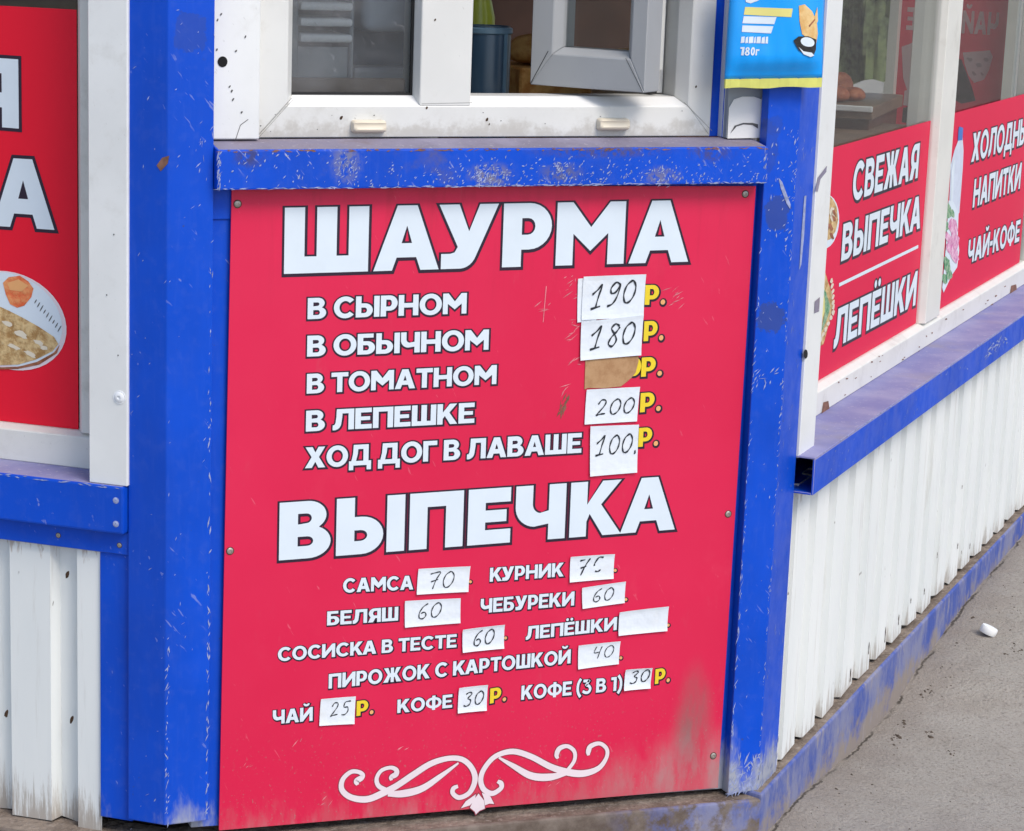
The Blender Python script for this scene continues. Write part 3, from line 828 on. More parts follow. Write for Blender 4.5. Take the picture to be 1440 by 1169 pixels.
# corrugated sheets
def corr(fr, u0, u1, z0, z1, n, period, phase, ragged=0.0):
    b = MB(); mk = 'corrug'
    prof = [(0, 0), (.60, 0), (.66, -.018), (.965, -.018), (1.0, 0)]
    us = []
    k = math.floor((u0 - phase) / period)
    while phase + k * period < u1:
        for q, dn in prof[:-1]: us.append((phase + (k + q) * period, dn))
        k += 1
    us = [(u, dn) for u, dn in us if u0 < u < u1]
    us = [(u0, us[0][1])] + us + [(u1, us[-1][1])]
    zs = [z0, z0 + .02, z0 + .06, z0 + .2, z1]
    for i in range(len(us)):
        for j, zz in enumerate(zs):
            jz = zz + (random.uniform(-.004, .004) if j == 0 and ragged else 0)
            b.v.append(fr.P(us[i][0], jz, n + us[i][1] + random.uniform(-.0003, .0003)))
    nz = len(zs)
    for i in range(len(us) - 1):
        for j in range(nz - 1):
            b.f.append((i * nz + j, (i + 1) * nz + j, (i + 1) * nz + j + 1, i * nz + j + 1)); b.mi.append(b.mat(mk))
    return b
cl = corr(LF, -LEN_L, LF.uv(141, 900, -.012)[0] + .002, .118, .57, -.012, .105, LF.uv(15, 900, -.012)[0], 1)
for x, y in ((95, 808), (101, 1012), (9, 1004)):
    pxell(cl, LF, x, y, 2.6, 5.5, -.0112, 'rust', 15, 10, .2)
cl.mats = ['corrug_dirty' if k == 'corrug' else k for k in cl.mats]
cl.build('corrugated_panel', kiosk)
cr = corr(RF, RF.uv(1112, 800, -.004)[0], LEN_R, .094, .55, -.004, .115, RF.uv(1116, 800, -.004)[0], 1)
cr.quadbox(RF, [(uG2 + .0004, .094), (uG2 + .008, .094), (uG2 + .006, .543), (uG2 + .0004, .543)], -.03, -.002, 'pvc_strip')
for x, y, ry in ((1353, 685, 3), (1318, 781, 5), (1347, 768, 5), (1352, 777, 3), (1364, 768, 5), (1264, 872, 8), (1245, 893, 12), (1222, 912, 9), (1300, 832, 5), (1196, 950, 10), (1281, 845, 4)):
    u, z = RF.uv(x, y, -.0032); hz_ = ry * .00115
    pts = [(u - .0012, z + hz_), (u + .0010, z + hz_ * 1.2), (u + .0030, z + hz_ * .3), (u + .0016, z - hz_ * .4), (u + .0024, z - hz_), (u - .0020, z - hz_ * 1.1), (u - .0008, z - hz_ * .2), (u - .0026, z + hz_ * .4)]
    cr.poly([pts], lambda q1_, q2_: RF.P(q1_, q2_, -.0032), 'rust')
cr.build('corrugated_panel', kiosk)
# sill beams
bm_ = MB()
bu0, bu1 = uE1 + .0008, FR.uv(1079, 232, .03)[0]
BB, BT, BN_ = 1.036, 1.089, .030
bm_.hexa([FR.P(bu0, BB, BN_), FR.P(bu1, BB, BN_), FR.P(bu1, BB, -.03), FR.P(bu0, BB, -.03),
          FR.P(bu0, BT, BN_), FR.P(bu1, BT, BN_), FR.P(bu1, 1.0978, -.0285), FR.P(bu0, 1.0978, -.0285)], 'blue_beam', {1: 'ledge'})
bm_.chips(FR, BN_, bu0 + .18, bu1 - .01, BB + .003, BT - .010, 240, ln=.0042, wd=.0013, ang=.85, spread=.45, bias=1.6)
bm_.chips(FR, BN_, bu0 + .30, bu0 + .72, BB + .006, BT - .024, 130, ln=.0045, wd=.0015, ang=.8, spread=.6, bias=1.2)
bm_.chips(FR, BN_, bu0 + .004, bu0 + .2, BB + .002, BT - .002, 44, ln=.0050, wd=.0015, ang=.95, spread=.3)
bm_.chips(FR, BN_, bu0, bu0 + .004, BB + .002, BT - .002, 26, ln=.008, wd=.0014, ang=1.4)
bm_.chips(FR, BN_, bu0, bu1, BB + .0005, BB + .0025, 160, ln=.010, wd=.0012, ang=.0, spread=.12)
bm_.chips(FR, BN_, bu0, bu1, BT - .003, BT - .0005, 90, ln=.010, wd=.0016, ang=.0, spread=.15, k='scuff_brown')
bm_.chips(FR, BN_, bu1 - .006, bu1, BB + .002, BT - .002, 20, ln=.008, wd=.001, ang=1.5)
for cx, cy, cnt in ((487, 232, 60), (680, 244, 70), (700, 246, 40), (790, 240, 60), (930, 247, 40)):
    u, z = FR.uv(cx, cy, BN_)
    bm_.chips(FR, BN_, u - .014, u + .014, z - .016, z + .012, cnt // 2, ln=.006, wd=.0013, ang=.8, spread=.5)
bm_.build('sill_beam', kiosk, bevel=.0025, seg=2)
bl = MB()
bz0, bz1 = .5622, .6285
BLN = .012
bue = uE2 - .0012
bl.box(LF, -LEN_L, bue, bz0, bz1, -.075, BLN, 'blue_side', {1: 'ledge_side'})
bl.chips(LF, BLN, -.4, bue, bz1 - .003, bz1, 40, ln=.012, wd=.0014, ang=0, spread=.12)
bl.build('sill_beam', kiosk, bevel=.003, seg=2)
sr = MB()
SRN, SRT, SRB = .030, .604, .5435
su0 = uG2 + .0006
# open-ended square tube: four plates
sr.box(RF, su0, LEN_R, SRT - .0035, SRT, -.058, SRN, 'ledge_side')
sr.box(RF, su0, LEN_R, SRB, SRT - .0035, SRN - .0035, SRN, 'blue_side')
sr.box(RF, su0, LEN_R, SRB, SRB + .0035, -.058, SRN - .0035, 'blue_side')
sr.box(RF, su0, LEN_R, SRB + .0035, SRT - .0035, -.058, -.0545, 'blue_side')
sr.chips(RF, SRN, su0, 1.6, SRT - .002, SRT, 70, ln=.016, wd=.0016, ang=0, spread=.1)
sr.chips(RF, SRN, su0, 1.6, SRB + .003, SRT - .003, 50, ln=.010, wd=.0016, ang=.6, spread=.5)
sr.chips(RF, SRN, 1.30, 1.50, .563, .588, 26, ln=.03, wd=.003, ang=.1, spread=.2)
sr.build('sill_beam', kiosk, bevel=.0008)
# fixing strip under the left beam
ls = MB()
ls.box(LF, -LEN_L, uE2 - .001, LF.uv(90, 770, -.004)[1], bz0 - .001, -.03, -.004, 'blue')
ls.build('fixing_strip', kiosk, bevel=.001)
def screw(fr, px, py, n, r, parent, name='screw', k='steel', cross=True):
    u, z = fr.uv(px, py, n); b = MB()
    b.lathe(fr.P(u, z, n), [(r, 0), (r, r * .15), (r * .75, r * .30), (r * .36, r * .32), (r * .33, r * .12), (.0, r * .12)], k, 14, fr.N)
    b.lathe(fr.P(u, z, n), [(r * 1.25, 0), (r * 1.25, r * .1)], 'rust' if k == 'steel' else k, 14, fr.N)
    return b.build(name, parent, smooth=True)
screw(LF, 163, 704, BLN, .0036, kiosk, 'rivet', 'chip'); screw(LF, 163, 737, BLN, .0036, kiosk, 'rivet', 'chip')
screw(LF, 82, 753, -.004, .0032, kiosk); screw(LF, 168, 767, -.004, .0032, kiosk)
screw(LF, 168, 559, .006, .0075, kiosk, 'screw_cap', 'white_enamel')

# ------------------------------------------------------------------ front service window
def strip_box(b, fr, u0, u1, z0, z1, n0, n1, k): b.box(fr, u0, u1, z0, z1, n0, n1, k)
WN = -.03; GN = -.052; WT = 1.52  # WT: unseen head of the opening, set low to shade the sash
z0f = 1.0985
zr = FR.uv(500, 134, GN)[1]; zb = FR.uv(500, 146, WN)[1]
uL0 = FR.uv(361, 100, WN)[0]; uL1 = FR.uv(411, 60, GN)[0]
uM0 = FR.uv(582.5, 60, GN)[0]; uM0b = FR.uv(592.5, 60, WN)[0]; uM1 = FR.uv(667, 60, WN)[0]
uR0 = FR.uv(952, 60, GN)[0]; uR0b = FR.uv(962, 60, WN)[0]; uR1 = FR.uv(1003, 100, WN)[0]
w = MB()
def stile(b, fr, pts, zt, k):
    """upright cut to a mitre at its foot: pts = (u, n, foot z), counter-clockwise seen from above"""
    i0, n = len(b.v), len(pts)
    b.v += [fr.P(u, z, nn) for u, nn, z in pts] + [fr.P(u, zt, nn) for u, nn, z in pts]
    b.f += [tuple(i0 + n + i for i in range(n)), tuple(i0 + i for i in reversed(range(n)))]; b.mi += [b.mat(k)] * 2
    for i in range(n):
        j = (i + 1) % n
        b.f.append((i0 + i, i0 + j, i0 + n + j, i0 + n + i)); b.mi.append(b.mat(k))
def mitred_rail(b, fr, u0, u1, w0, w1, z0, z1, bev, k, n0, nf, ng, kb=None):
    """bottom rail, its ends cut to meet stiles of face width w0 / w1"""
    prof = [(z0, n0, 0), (z0, nf, 0), (z1 - bev, nf, 1), (z1, ng, 2), (z1, n0, 2)]
    fa, fb = [0, w0 - bev, w0], [0, w1 - bev, w1]
    i0 = len(b.v); n = len(prof)
    b.v += [fr.P(u0 + fa[q], z, nn) for z, nn, q in prof] + [fr.P(u1 - fb[q], z, nn) for z, nn, q in prof]
    b.f += [tuple(i0 + i for i in reversed(range(n))), tuple(i0 + n + i for i in range(n))]; b.mi += [b.mat(k)] * 2
    for i in range(n):
        j = (i + 1) % n
        b.f.append((i0 + i, i0 + j, i0 + n + j, i0 + n + i)); b.mi.append(b.mat(kb if (kb and i == 2) else k))
def prof_v(b, fr, u0, u1, z0, z1, bev0, bev1, k, n0=-.095, nf=WN, ng=GN):
    """upright member; bev0/bev1: the bead slopes back towards the glass on that side"""
    pts = [(u0 + bev0, nf), (u1 - bev1, nf), (u1, ng), (u1, n0), (u0, n0), (u0, ng)]
    b.prism([fp(fr, *p) for p in pts], z0, z1, k)
def prof_h(b, fr, u0, u1, z0, z1, bev, k, n0=-.095, nf=WN, ng=GN, kb=None):
    lo = [(z0, n0), (z0, nf), (z1 - bev, nf), (z1, ng), (z1, n0)]
    i0 = len(b.v); b.v += [fr.P(u0, z, n) for z, n in lo] + [fr.P(u1, z, n) for z, n in lo]
    n = len(lo)
    b.f += [tuple(i0 + i for i in reversed(range(n))), tuple(i0 + n + i for i in range(n))]; b.mi += [b.mat(k)] * 2
    for i in range(n):
        j = (i + 1) % n
        b.f.append((i0 + i, i0 + j, i0 + n + j, i0 + n + i)); b.mi.append(b.mat(kb if (kb and i == 2) else k))
bz = zr - zb + .003
wl, wr = uL1 - uL0, uR1 - uR0
N0 = -.095
mitred_rail(w, FR, uL0, uR1, wl, wr, z0f, zr, bz, 'pvc', N0, WN, GN, 'pvc_clean')
stile(w, FR, [(uL0, N0, z0f), (uL0, WN, z0f), (uL1 - bz, WN, zr - bz), (uL1, GN, zr), (uL1, N0, zr)][::-1][::-1], WT, 'pvc')
stile(w, FR, [(uM0, N0, zr), (uM0, GN, zr), (uM0b, WN, zr - bz), (uM1 - .003, WN, zr - bz), (uM1, GN, zr), (uM1, N0, zr)], WT, 'pvc')
stile(w, FR, [(uR0, N0, zr), (uR0, GN, zr), (uR0 + bz, WN, zr - bz), (uR1, WN, z0f), (uR1, N0, z0f)], WT, 'pvc')
def groove(b, fr, p, q, n, wd, k='seam'):
    a, c = fr.uv(*p, n), fr.uv(*q, n)
    b.strip([a, c], wd, lambda u, z: fr.P(u, z, n + .0004), k)
groove(w, FR, (362, 191), (410, 138), WN, .0009, 'joint')
groove(w, FR, (365, 192), (412, 140), WN, .0006, 'joint')
groove(w, FR, (962, 144), (1001, 184), WN, .0007, 'joint')
groove(w, FR, (593, 146), (664, 144.5), WN, .0005, 'joint')
for x, y, r in ((600, 152, 1.5), (685, 168, 1.8), (688, 175, .9), (480, 166, 1.8), (979, 122, 1.2), (612, 28, 1.2)):
    pxell(w, FR, x, y, r, r * 1.6, WN + .0005, 'rust', 20, 9, .25)
for i in range(14):
    x, y = random.uniform(366, 575) if i % 2 else random.uniform(670, 990), random.uniform(150, 186)
    pxell(w, FR, x, y, random.uniform(.5, 1.3), random.uniform(.4, 1.0), WN + .0005, 'seam', random.uniform(0, 180), 7, .3)
win = w.build('service_window', kiosk, bevel=.0012)
p_ = MB()
p_.box(FR, uL1 - .004, uM0 + .004, zr - .004, WT, GN - .012, GN - .008, 'glass_dusty')
p_.build('pane', win)
gk = MB()
gk.box(FR, uL1 + .0002, uM0 - .0002, zr + .0002, zr + .0035, GN - .007, GN - .002, 'gasket')
gk.box(FR, uM0 - .0035, uM0 - .0002, zr + .0036, WT, GN - .007, GN - .002, 'gasket')
gk.build('gasket', win)
for px, py in ((519, 178), (863, 175)):
    u, z = FR.uv(px, py, WN + .006)
    b = MB(); ks = 14; us_ = [(-.0245, .0), (-.0243, .55), (-.0232, .82), (-.0205, .97), (-.017, 1.0), (.017, 1.0), (.0205, .97), (.0232, .82), (.0243, .55), (.0245, .0)]
    for du, sc_ in us_:
        for i in range(ks + 1):
            a_ = math.pi * i / ks
            cz_, sn_ = math.cos(a_), math.sin(a_)
            b.v.append(FR.P(u + du, z + .0088 * math.copysign(abs(cz_) ** .6, cz_) * (.35 + .65 * sc_), WN + .0002 + .0135 * sn_ ** .7 * sc_ - (.0018 if i in (6, 7) and sc_ > .9 else 0)))
    for j in range(len(us_) - 1):
        for i in range(ks):
            q0_ = j * (ks + 1) + i
            b.f.append((q0_, q0_ + 1, q0_ + ks + 2, q0_ + ks + 1)); b.mi.append(b.mat('cream'))
    b.build('drain_cap', win, smooth=True)
# white filler strip between post and window, with a bolt hole
js = MB()
uj0 = FR.uv(299, 100, -.01)[0]
js.box(FR, uj0, uL0 - .0005, 1.0985, ZT, -.05, -.012, 'pvc_strip')
pxell(js, FR, 313, 87, 7, 7.6, -.0112, 'hole', 0, 18)
for x, y in ((306, 28), (332, 72), (323, 122), (328, 140), (305, 70), (345, 52), (311, 20), (326, 128), (340, 158)):
    pxell(js, FR, x, y, 1.2, 2.2, -.0113, 'seam', 30, 8, .3)
groove(js, FR, (331, 197), (338, 176), -.012, .0009)
groove(js, FR, (338, 176), (349, 168), -.012, .0009)
js.build('filler_strip', kiosk, bevel=.0015)
# blue upright right of the window, white offcut plate
ub = MB()
ub.box(FR, uR1 + .0005, FR.uv(1018, 100, -.035)[0], 1.0975, ZT, -.06, -.036, 'blue')
ub.box(FR, FR.uv(1018, 100, -.035)[0] + .0004, FR.uv(1021, 100, -.02)[0], 1.0975, ZT, -.06, -.022, 'pvc_strip')
ub.build('window_upright', kiosk, bevel=.001)
cp = MB()
a = FR.uv(1021, 195, -.012); b2 = FR.uv(1073, 193, -.012)
cp.box(FR, a[0], b2[0], 1.0978, ZT, -.03, -.012, 'grey')
pxpoly(cp, FR, [(1023, 195), (1025, 152), (1032, 140), (1044, 136), (1060, 136), (1071, 140), (1073, 130), (1075, 128), (1072, 194)], -.0105, 'pvc_clean')
pxpoly(cp, FR, [(1027, 188), (1033, 177), (1045, 173), (1058, 173), (1066, 175), (1066, 181), (1058, 176), (1046, 175), (1036, 178)], -.0098, 'seam')
cp.build('offcut_plate', kiosk)
# the sash swung open inside
hz = 1.166
ph_ = at_z(906, 131, hz); pf_ = at_z(745, 119, hz)
dv = pf_ - ph_; wS = dv.length; dU = dv.normalized()
SF = Frame(pf_, -dU, Vector((-dU.y, dU.x, 0)) if Vector((-dU.y, dU.x, 0)).y < 0 else Vector((dU.y, -dU.x, 0)))
s_ = MB()
kz = 1.0
def sz(py, px): return SF.uv(px, py, 0)[1]
uS0 = SF.uv(786, 60, 0)[0]; uS1 = SF.uv(879, 60, 0)[0]; zS = SF.uv(830, 70, 0)[1]
ST = 1.50
mitred_rail(s_, SF, 0, wS, uS0, wS - uS1, hz, zS, .010, 'sash_shaded', -.05, 0, -.014)
stile(s_, SF, [(0, -.05, hz), (0, 0, hz), (uS0 - .010, 0, zS - .010), (uS0, -.014, zS), (uS0, -.05, zS)], ST, 'sash_shaded')
stile(s_, SF, [(uS1, -.05, zS), (uS1, -.014, zS), (uS1 + .010, 0, zS - .010), (wS, 0, hz), (wS, -.05, hz)], ST, 'sash_shaded')
groove(s_, SF, (746, 118), (771, 72), 0, .0011, 'gasket')
groove(s_, SF, (880, 82), (904, 130), 0, .0009)
sash = s_.build('open_sash', win, bevel=.0012)
gp = MB(); gp.box(SF, uS0 - .003, uS1 + .003, zS - .003, ST, -.026, -.022, 'glass'); gp.build('sash_pane', win)
# hinge-side profiles seen edge on behind the sash
hp = MB()
uh = FR.uv(935, 60, -.10)[0]
hp.box(FR, uR0 - .022, uR0 - .002, zr + .002, WT, -.094, -.088, 'pvc_clean')
hp.box(FR, uR0 - .030, uR0 - .0225, zr + .040, WT, -.094, -.080, 'grey')
hp.box(FR, uR0 - .018, uR0 - .010, zr + .036, WT, -.0875, -.074, 'pvc')
hp.build('hinge_profile', win, bevel=.0006)
hg = MB(); hg.box(FR, uR0 - .030, uR0 - .019, zr + .002, zr + .062, -.087, -.07, 'gasket'); hg.build('hinge', win, bevel=.001)

# ------------------------------------------------------------------ side windows
def side_window(fr, u_list, z0, zg, zt, ug, nf, ng, keys, bev):
    pass
# right wall: trim strip, frame with mullions, glass
rt = MB()
tu0, tu1 = RF.uv(1120.5, 633, .0)[0] + .0005, RF.uv(1147, 540, .0)[0]
rt.box(RF, tu0, tu1, .600, ZT, -.012, .004, 'pvc_strip')
pxell(rt, RF, 1133, 498, 3, 6.5, .0047, 'hole', 0, 12)
pxpoly(rt, RF, [(1147, 268), (1150, 250), (1163, 233), (1162, 242), (1154, 252), (1150, 270)], .0047, 'ledge')
pxpoly(rt, RF, [(1146, 424), (1153, 418), (1152, 438), (1145, 441)], .0047, 'ledge')
rt.build('trim_strip', kiosk, bevel=.001)
rw = MB()
rN, rG = -.055, -.068
gz = RF.uv(1220, 495, rG - .0045)[1]        # bottom of glass
prof_h(rw, RF, tu1 + .0005, LEN_R - .02, SRT + .0005, gz, .008, 'pvc_side', n0=-.12, nf=rN, ng=rG)
mu0, mu1 = RF.uv(1310, 200, rG)[0], RF.uv(1341, 200, rN)[0]
ust = RF.uv(1148, 535, rN)[0]
prof_v(rw, RF, tu1 + .0005, ust, gz, 2.05, 0, .0005, 'pvc_side', n0=-.12, nf=rN, ng=rG)
prof_v(rw, RF, mu0, mu1, gz, 2.05, .006, .008, 'pvc_side', n0=-.12, nf=rN, ng=rG)
prof_v(rw, RF, LEN_R - .62, LEN_R - .54, gz, 2.05, .006, .006, 'pvc_side', n0=-.12, nf=rN, ng=rG)
prof_v(rw, RF, LEN_R - .08, LEN_R - .02, gz, 2.05, .006, .006, 'pvc_side', n0=-.12, nf=rN, ng=rG)
rw.box(RF, tu1, LEN_R - .02, 2.05, 2.12, -.12, rN, 'pvc_side')
for x, y in ((1161, 574), (1425, 410)):
    pxpoly(rw, RF, [(x - 6, y + 10), (x - 3, y - 8), (x + 4, y - 10), (x + 6, y + 4)], rN + .0006, 'scuff_brown')
for i in range(30):
    x = random.uniform(1160, 1420); y = 537 - (x - 1147) * .55 + random.uniform(12, 42)
    pxell(rw, RF, x, y, random.uniform(.6, 1.8), random.uniform(.6, 1.2), rN + .0006, 'scuff_brown', -30, 8, .3)
rwin = rw.build('side_window', kiosk, bevel=.0012)
g = MB(); g.box(RF, tu1 + .004, mu0 + .004, gz - .004, 2.05, rG - .010, rG - .006, 'glass_side'); g.build('pane', rwin)
g = MB(); g.box(RF, mu1 - .004, LEN_R - .61, gz - .004, 2.05, rG - .010, rG - .006, 'glass_side'); g.build('pane', rwin)
g = MB(); g.box(RF, LEN_R - .55, LEN_R - .07, gz - .004, 2.05, rG - .010, rG - .006, 'glass_side'); g.build('pane', rwin)
# left wall
lt = MB()
lu0, lu1 = LF.uv(124.5, 400, .006)[0], LF.uv(179, 400, .006)[0]
lt.box(LF, lu0, lu1, bz1 + .0005, ZT, -.03, .006, 'pvc_strip')
for x, y in ((166, 500), (150, 415), (160, 330)): pxell(lt, LF, x, y, 1, 1.2, .0067, 'seam', 0, 8)
lt.build('trim_strip', kiosk, bevel=.001)
lw = MB()
lN, lG = -.060, -.073
lz = LF.uv(60, 600, lG)[1]
prof_h(lw, LF, -LEN_L + .05, lu0 - .0005, bz1, lz, .006, 'pvc_side', n0=-.12, nf=lN, ng=lG)
prof_v(lw, LF, LF.uv(110.5, 300, lG)[0], lu0 - .0005, lz, 2.05, .010, 0, 'pvc_side', n0=-.12, nf=lN, ng=lG)
prof_v(lw, LF, -1.15, -1.08, lz, 2.05, .006, .006, 'pvc_side', n0=-.12, nf=lN, ng=lG)
prof_v(lw, LF, -LEN_L + .05, -LEN_L + .11, lz, 2.05, .006, .006, 'pvc_side', n0=-.12, nf=lN, ng=lG)
lw.box(LF, -LEN_L + .05, lu0, 2.05, 2.12, -.12, lN, 'pvc_side')
lwin = lw.build('side_window', kiosk, bevel=.0012)
lge = LF.uv(110.5, 300, lG)[0]
g = MB(); g.box(LF, -1.085, lge + .004, lz - .004, 2.05, lG - .010, lG - .006, 'glass_side'); g.build('pane', lwin)
g = MB(); g.box(LF, -LEN_L + .1, -1.145, lz - .004, 2.05, lG - .010, lG - .006, 'glass_side'); g.build('pane', lwin)
# rest of the shell: lintels, inner lining, far walls, floor, ceiling, roof
sh = MB()
sh.box(FR, uE1, uG1, WT, ZT, -.09, -.04, 'pvc_strip')  # unseen panel over the opening, brought down to shade the sash
sh.box(RF, uG2, LEN_R, 2.12, ZT, -.08, -.012, 'blue')
sh.box(LF, -LEN_L, uE2, 2.12, ZT, -.08, -.012, 'blue')
sh.build('fascia', kiosk)
ln = MB()
ln.box(FR, uE1 + .04, uG1 - .02, .02, 1.09, -.07, -.032, 'inner_wall')
ln.box(RF, .12, LEN_R, .061, .60, -.16, -.125, 'inner_wall')
ln.box(LF, -LEN_L, -.08, .061, .62, -.16, -.125, 'inner_wall')
ln.build('lining', kiosk)
fw = MB()
ew = (PQ - PR).length                       # far end wall: low wall, window band, head
fw.box(EF, -ew, 0, .0, .70, -.08, 0, 'inner_wall')
fw.build('end_wall', kiosk)
fw = MB(); fw.box(EF, -ew, 0, 2.0, ZT, -.08, 0, 'inner_wall'); fw.build('end_lintel', kiosk)
bw = MB(); bw.box(BF, 0, LEN_B, .0, ZT, -.08, 0, 'inner_wall')
bw.build('back_wall', kiosk)
fl = MB(); fl.prism([(p.x, p.y) for p in (PL, PA, PB, PR, PQ)], .03, .06, 'inner_floor'); fl.build('floor', kiosk)
ce = MB(); ce.prism([(p.x, p.y) for p in (PL, PA, PB, PR, PQ)], ZT - .02, ZT - .005, 'ceiling'); ce.build('ceiling', kiosk)
cen = (PL + PA + PB + PR + PQ) / 5
ro = MB(); ro.prism([((p - cen) * 1.22 + cen)[:2] for p in (PL, PA, PB, PR, PQ)], ZT + .001, ZT + .12, 'roof'); ro.build('roof', kiosk, bevel=.01)  # unseen roof; its overhang is added to shade the windows
# end-wall window frame and panes
ef = MB()
u_a, u_b = EF.uv(1244, 100, .01)[0], EF.uv(1258, 100, .01)[0]
u_c, u_d = EF.uv(1412, 80, .01)[0], EF.uv(1426, 80, .01)[0]
for ua, ub_ in ((u_a, u_b), (u_c, u_d), (-.06, 0), (-ew, -ew + .08), (u_a - .55, u_a - .5)):
    ef.box(EF, ua, ub_, .70, 2.0, -.07, .01, 'pvc_side')
ef.box(EF, -ew, 0, .66, .70, -.07, .015, 'pvc_side')
ewin = ef.build('end_window', kiosk)
g = MB(); g.box(EF, -ew + .01, -.01, .70, 2.0, -.05, -.046, 'glass_side'); g.build('pane', ewin)

# ================================================================== the menu board
BN = .004                                    # its printed face
def base_of(fr, px, py, n):
    u, z = fr.uv(px, py, n); return fr.P(u, z, n)
board = thing('menu_board', 'large red menu board with white heading letters screwed under the service window sill', 'sign', base_of(FR, 660, 1130, BN))
bb = MB()
q = [FR.uv(*p, BN) for p in ((308, 1168), (1009.5, 1108), (1063, 262), (326, 262))]
def board_mesh():
    """thin sheet with a slight sag between its screws"""
    b = MB(); nu, nv = 24, 24
    for side, n0 in ((0, 0.0), (1, -.003)):
        for j in range(nv + 1):
            for i in range(nu + 1):
                s_, t_ = i / nu, j / nv
                lo = (q[0][0] + (q[1][0] - q[0][0]) * s_, q[0][1] + (q[1][1] - q[0][1]) * s_)
                hi = (q[3][0] + (q[2][0] - q[3][0]) * s_, q[3][1] + (q[2][1] - q[3][1]) * s_)
                u, z = lo[0] + (hi[0] - lo[0]) * t_, lo[1] + (hi[1] - lo[1]) * t_
                b.v.append(FR.P(u, z, BN + n0))
    N = (nu + 1) * (nv + 1)
    for j in range(nv):
        for i in range(nu):
            a = j * (nu + 1) + i
            b.f.append((a, a + 1, a + nu + 2, a + nu + 1)); b.mi.append(b.mat('red_sign'))
            a += N
            b.f.append((a, a + nu + 1, a + nu + 2, a + 1)); b.mi.append(0)
    edge = [i for i in range(nu)] + [j * (nu + 1) + nu for j in range(nv)] + [nv * (nu + 1) + i for i in range(nu, 0, -1)] + [j * (nu + 1) for j in range(nv, 0, -1)]
    for i in range(len(edge)):
        a, c = edge[i], edge[(i + 1) % len(edge)]
        b.f.append((a, a + N, c + N, c)); b.mi.append(0)
    return b
bb = board_mesh()
def scuffs(b, pts, n, k, ln, wd, cnt, spread=10, ang=.5):
    for x, y in pts:
        u, z = FR.uv(x, y, n)
        b.chips(FR, n - .0001, u - spread * .001, u + spread * .001, z - spread * .0008, z + spread * .0008, cnt, k, ln, wd, ang, .35)
scuffs(bb, [(764, 430), (800, 395), (805, 415), (808, 470), (806, 455), (945, 412), (950, 425), (812, 505), (800, 548)], BN, 'scuff', .014, .0012, 5)
scuffs(bb, [(795, 562), (792, 572), (789, 578)], BN, 'scuff_brown', .014, .0025, 7, 5, 1.1)
scuffs(bb, [(424, 1042), (568, 1056), (460, 1128), (780, 1100), (350, 1075)], BN, 'scuff', .012, .0012, 3)
b_u, b_z = FR.uv(765, 430, BN)
bb.face([FR.P(b_u - .001, b_z - .024, BN + .0004), FR.P(b_u, b_z - .024, BN + .0004), FR.P(b_u + .003, b_z + .028, BN + .0004), FR.P(b_u + .0015, b_z + .028, BN + .0004)], 'scuff')
bb.build('board', board)
def line_(name, txt, pL, pR, top, label=None, **kw):
    b = MB(); text(b, FR, txt, pL, pR, top, BN, **kw)
    o = b.build(name, board)
    if label: o['label'] = label
    return o
big = dict(s=.315, h=.255, line=.040, shift=(.006, -.012), gap=.085)
line_('heading', 'ШАУРМА', (399, 385.3), (967.2, 368.1), (399, 292.2), 'largest white heading across the top', **big)
line_('heading', 'ВЫПЕЧКА', (391.9, 788.2), (948.5, 744.5), (393, 707.2), 'white heading in the middle of the board', **big)
mid = dict(s=.265, h=.215, line=.085, shift=(.02, -.02), gap=.055, space=.30)
low = dict(s=.255, h=.205, line=.080, shift=(.045, -.04), gap=.075, space=.34)
for t_, a_, c_, d_ in (('В СЫРНОМ', (432.2, 449), (655.5, 440.8), (433, 419.3)),
                       ('В ОБЫЧНОМ', (431.5, 501.6), (686.5, 491.7), (432, 472.3)),
                       ('В ТОМАТНОМ', (431, 553.7), (697.6, 540), (431, 526)),
                       ('В ЛЕПЕШКЕ', (429.8, 607), (666.6, 594.6), (430, 577.7)),
                       ('ХОД ДОГ В ЛАВАШЕ', (428.5, 658.6), (817, 636.7), (429, 629.3))):
    line_('menu_line', t_, a_, c_, d_, **mid)
for t_, a_, c_, d_ in (('САМСА', (482, 833.5), (580.8, 828.8), (483, 813.7)),
                       ('КУРНИК', (688.3, 818.2), (792.2, 810.4), (689, 798.6)),
                       ('БЕЛЯШ', (459.6, 879.6), (559.5, 872.5), (460, 860)),
                       ('ЧЕБУРЕКИ', (675.3, 862.4), (806.9, 851.3), (676, 842.4)),
                       ('СОСИСКА В ТЕСТЕ', (390.4, 930), (641.6, 910.2), (391, 910.8)),
                       ('ЛЕПЁШКИ', (739, 899.7), (866.8, 885.9), (740, 881)),
                       ('ПИРОЖОК С КАРТОШКОЙ', (461.8, 968.4), (801.8, 932.7), (462, 948)),
                       ('ЧАЙ', (383.3, 1018.6), (439.3, 1013.4), (384, 999)),
                       ('КОФЕ', (558.3, 1002.8), (635.5, 994.8), (559, 984)),
                       ('КОФЕ (3 В 1)', (732.5, 984.2), (874.5, 970.5), (733, 964.4))):
    line_('menu_line', t_, a_, c_, d_, **low)
cur = dict(fill='yellow_print', dotfill='orange_print', s=.28, h=.22, line=.09, shift=(.03, -.03), gap=.12)
for a_, c_, d_ in (((906, 428.8), (935, 428), (907, 401)), ((904.5, 480), (932.5, 478.2), (905, 452)), ((901, 530), (930.5, 528), (902, 503)),
                   ((899.5, 580), (928.7, 577.4), (900, 553)), ((897, 628.6), (925, 626.5), (898, 602)),
                   ((501, 1007), (525, 1003.6), (502, 986)), ((688.5, 989.5), (711.5, 985.4), (689, 968.4)), ((920.5, 962), (941.5, 958.6), (921, 941.2))):
    line_('currency_mark', 'Р.', a_, c_, d_, label='yellow price mark', **cur)
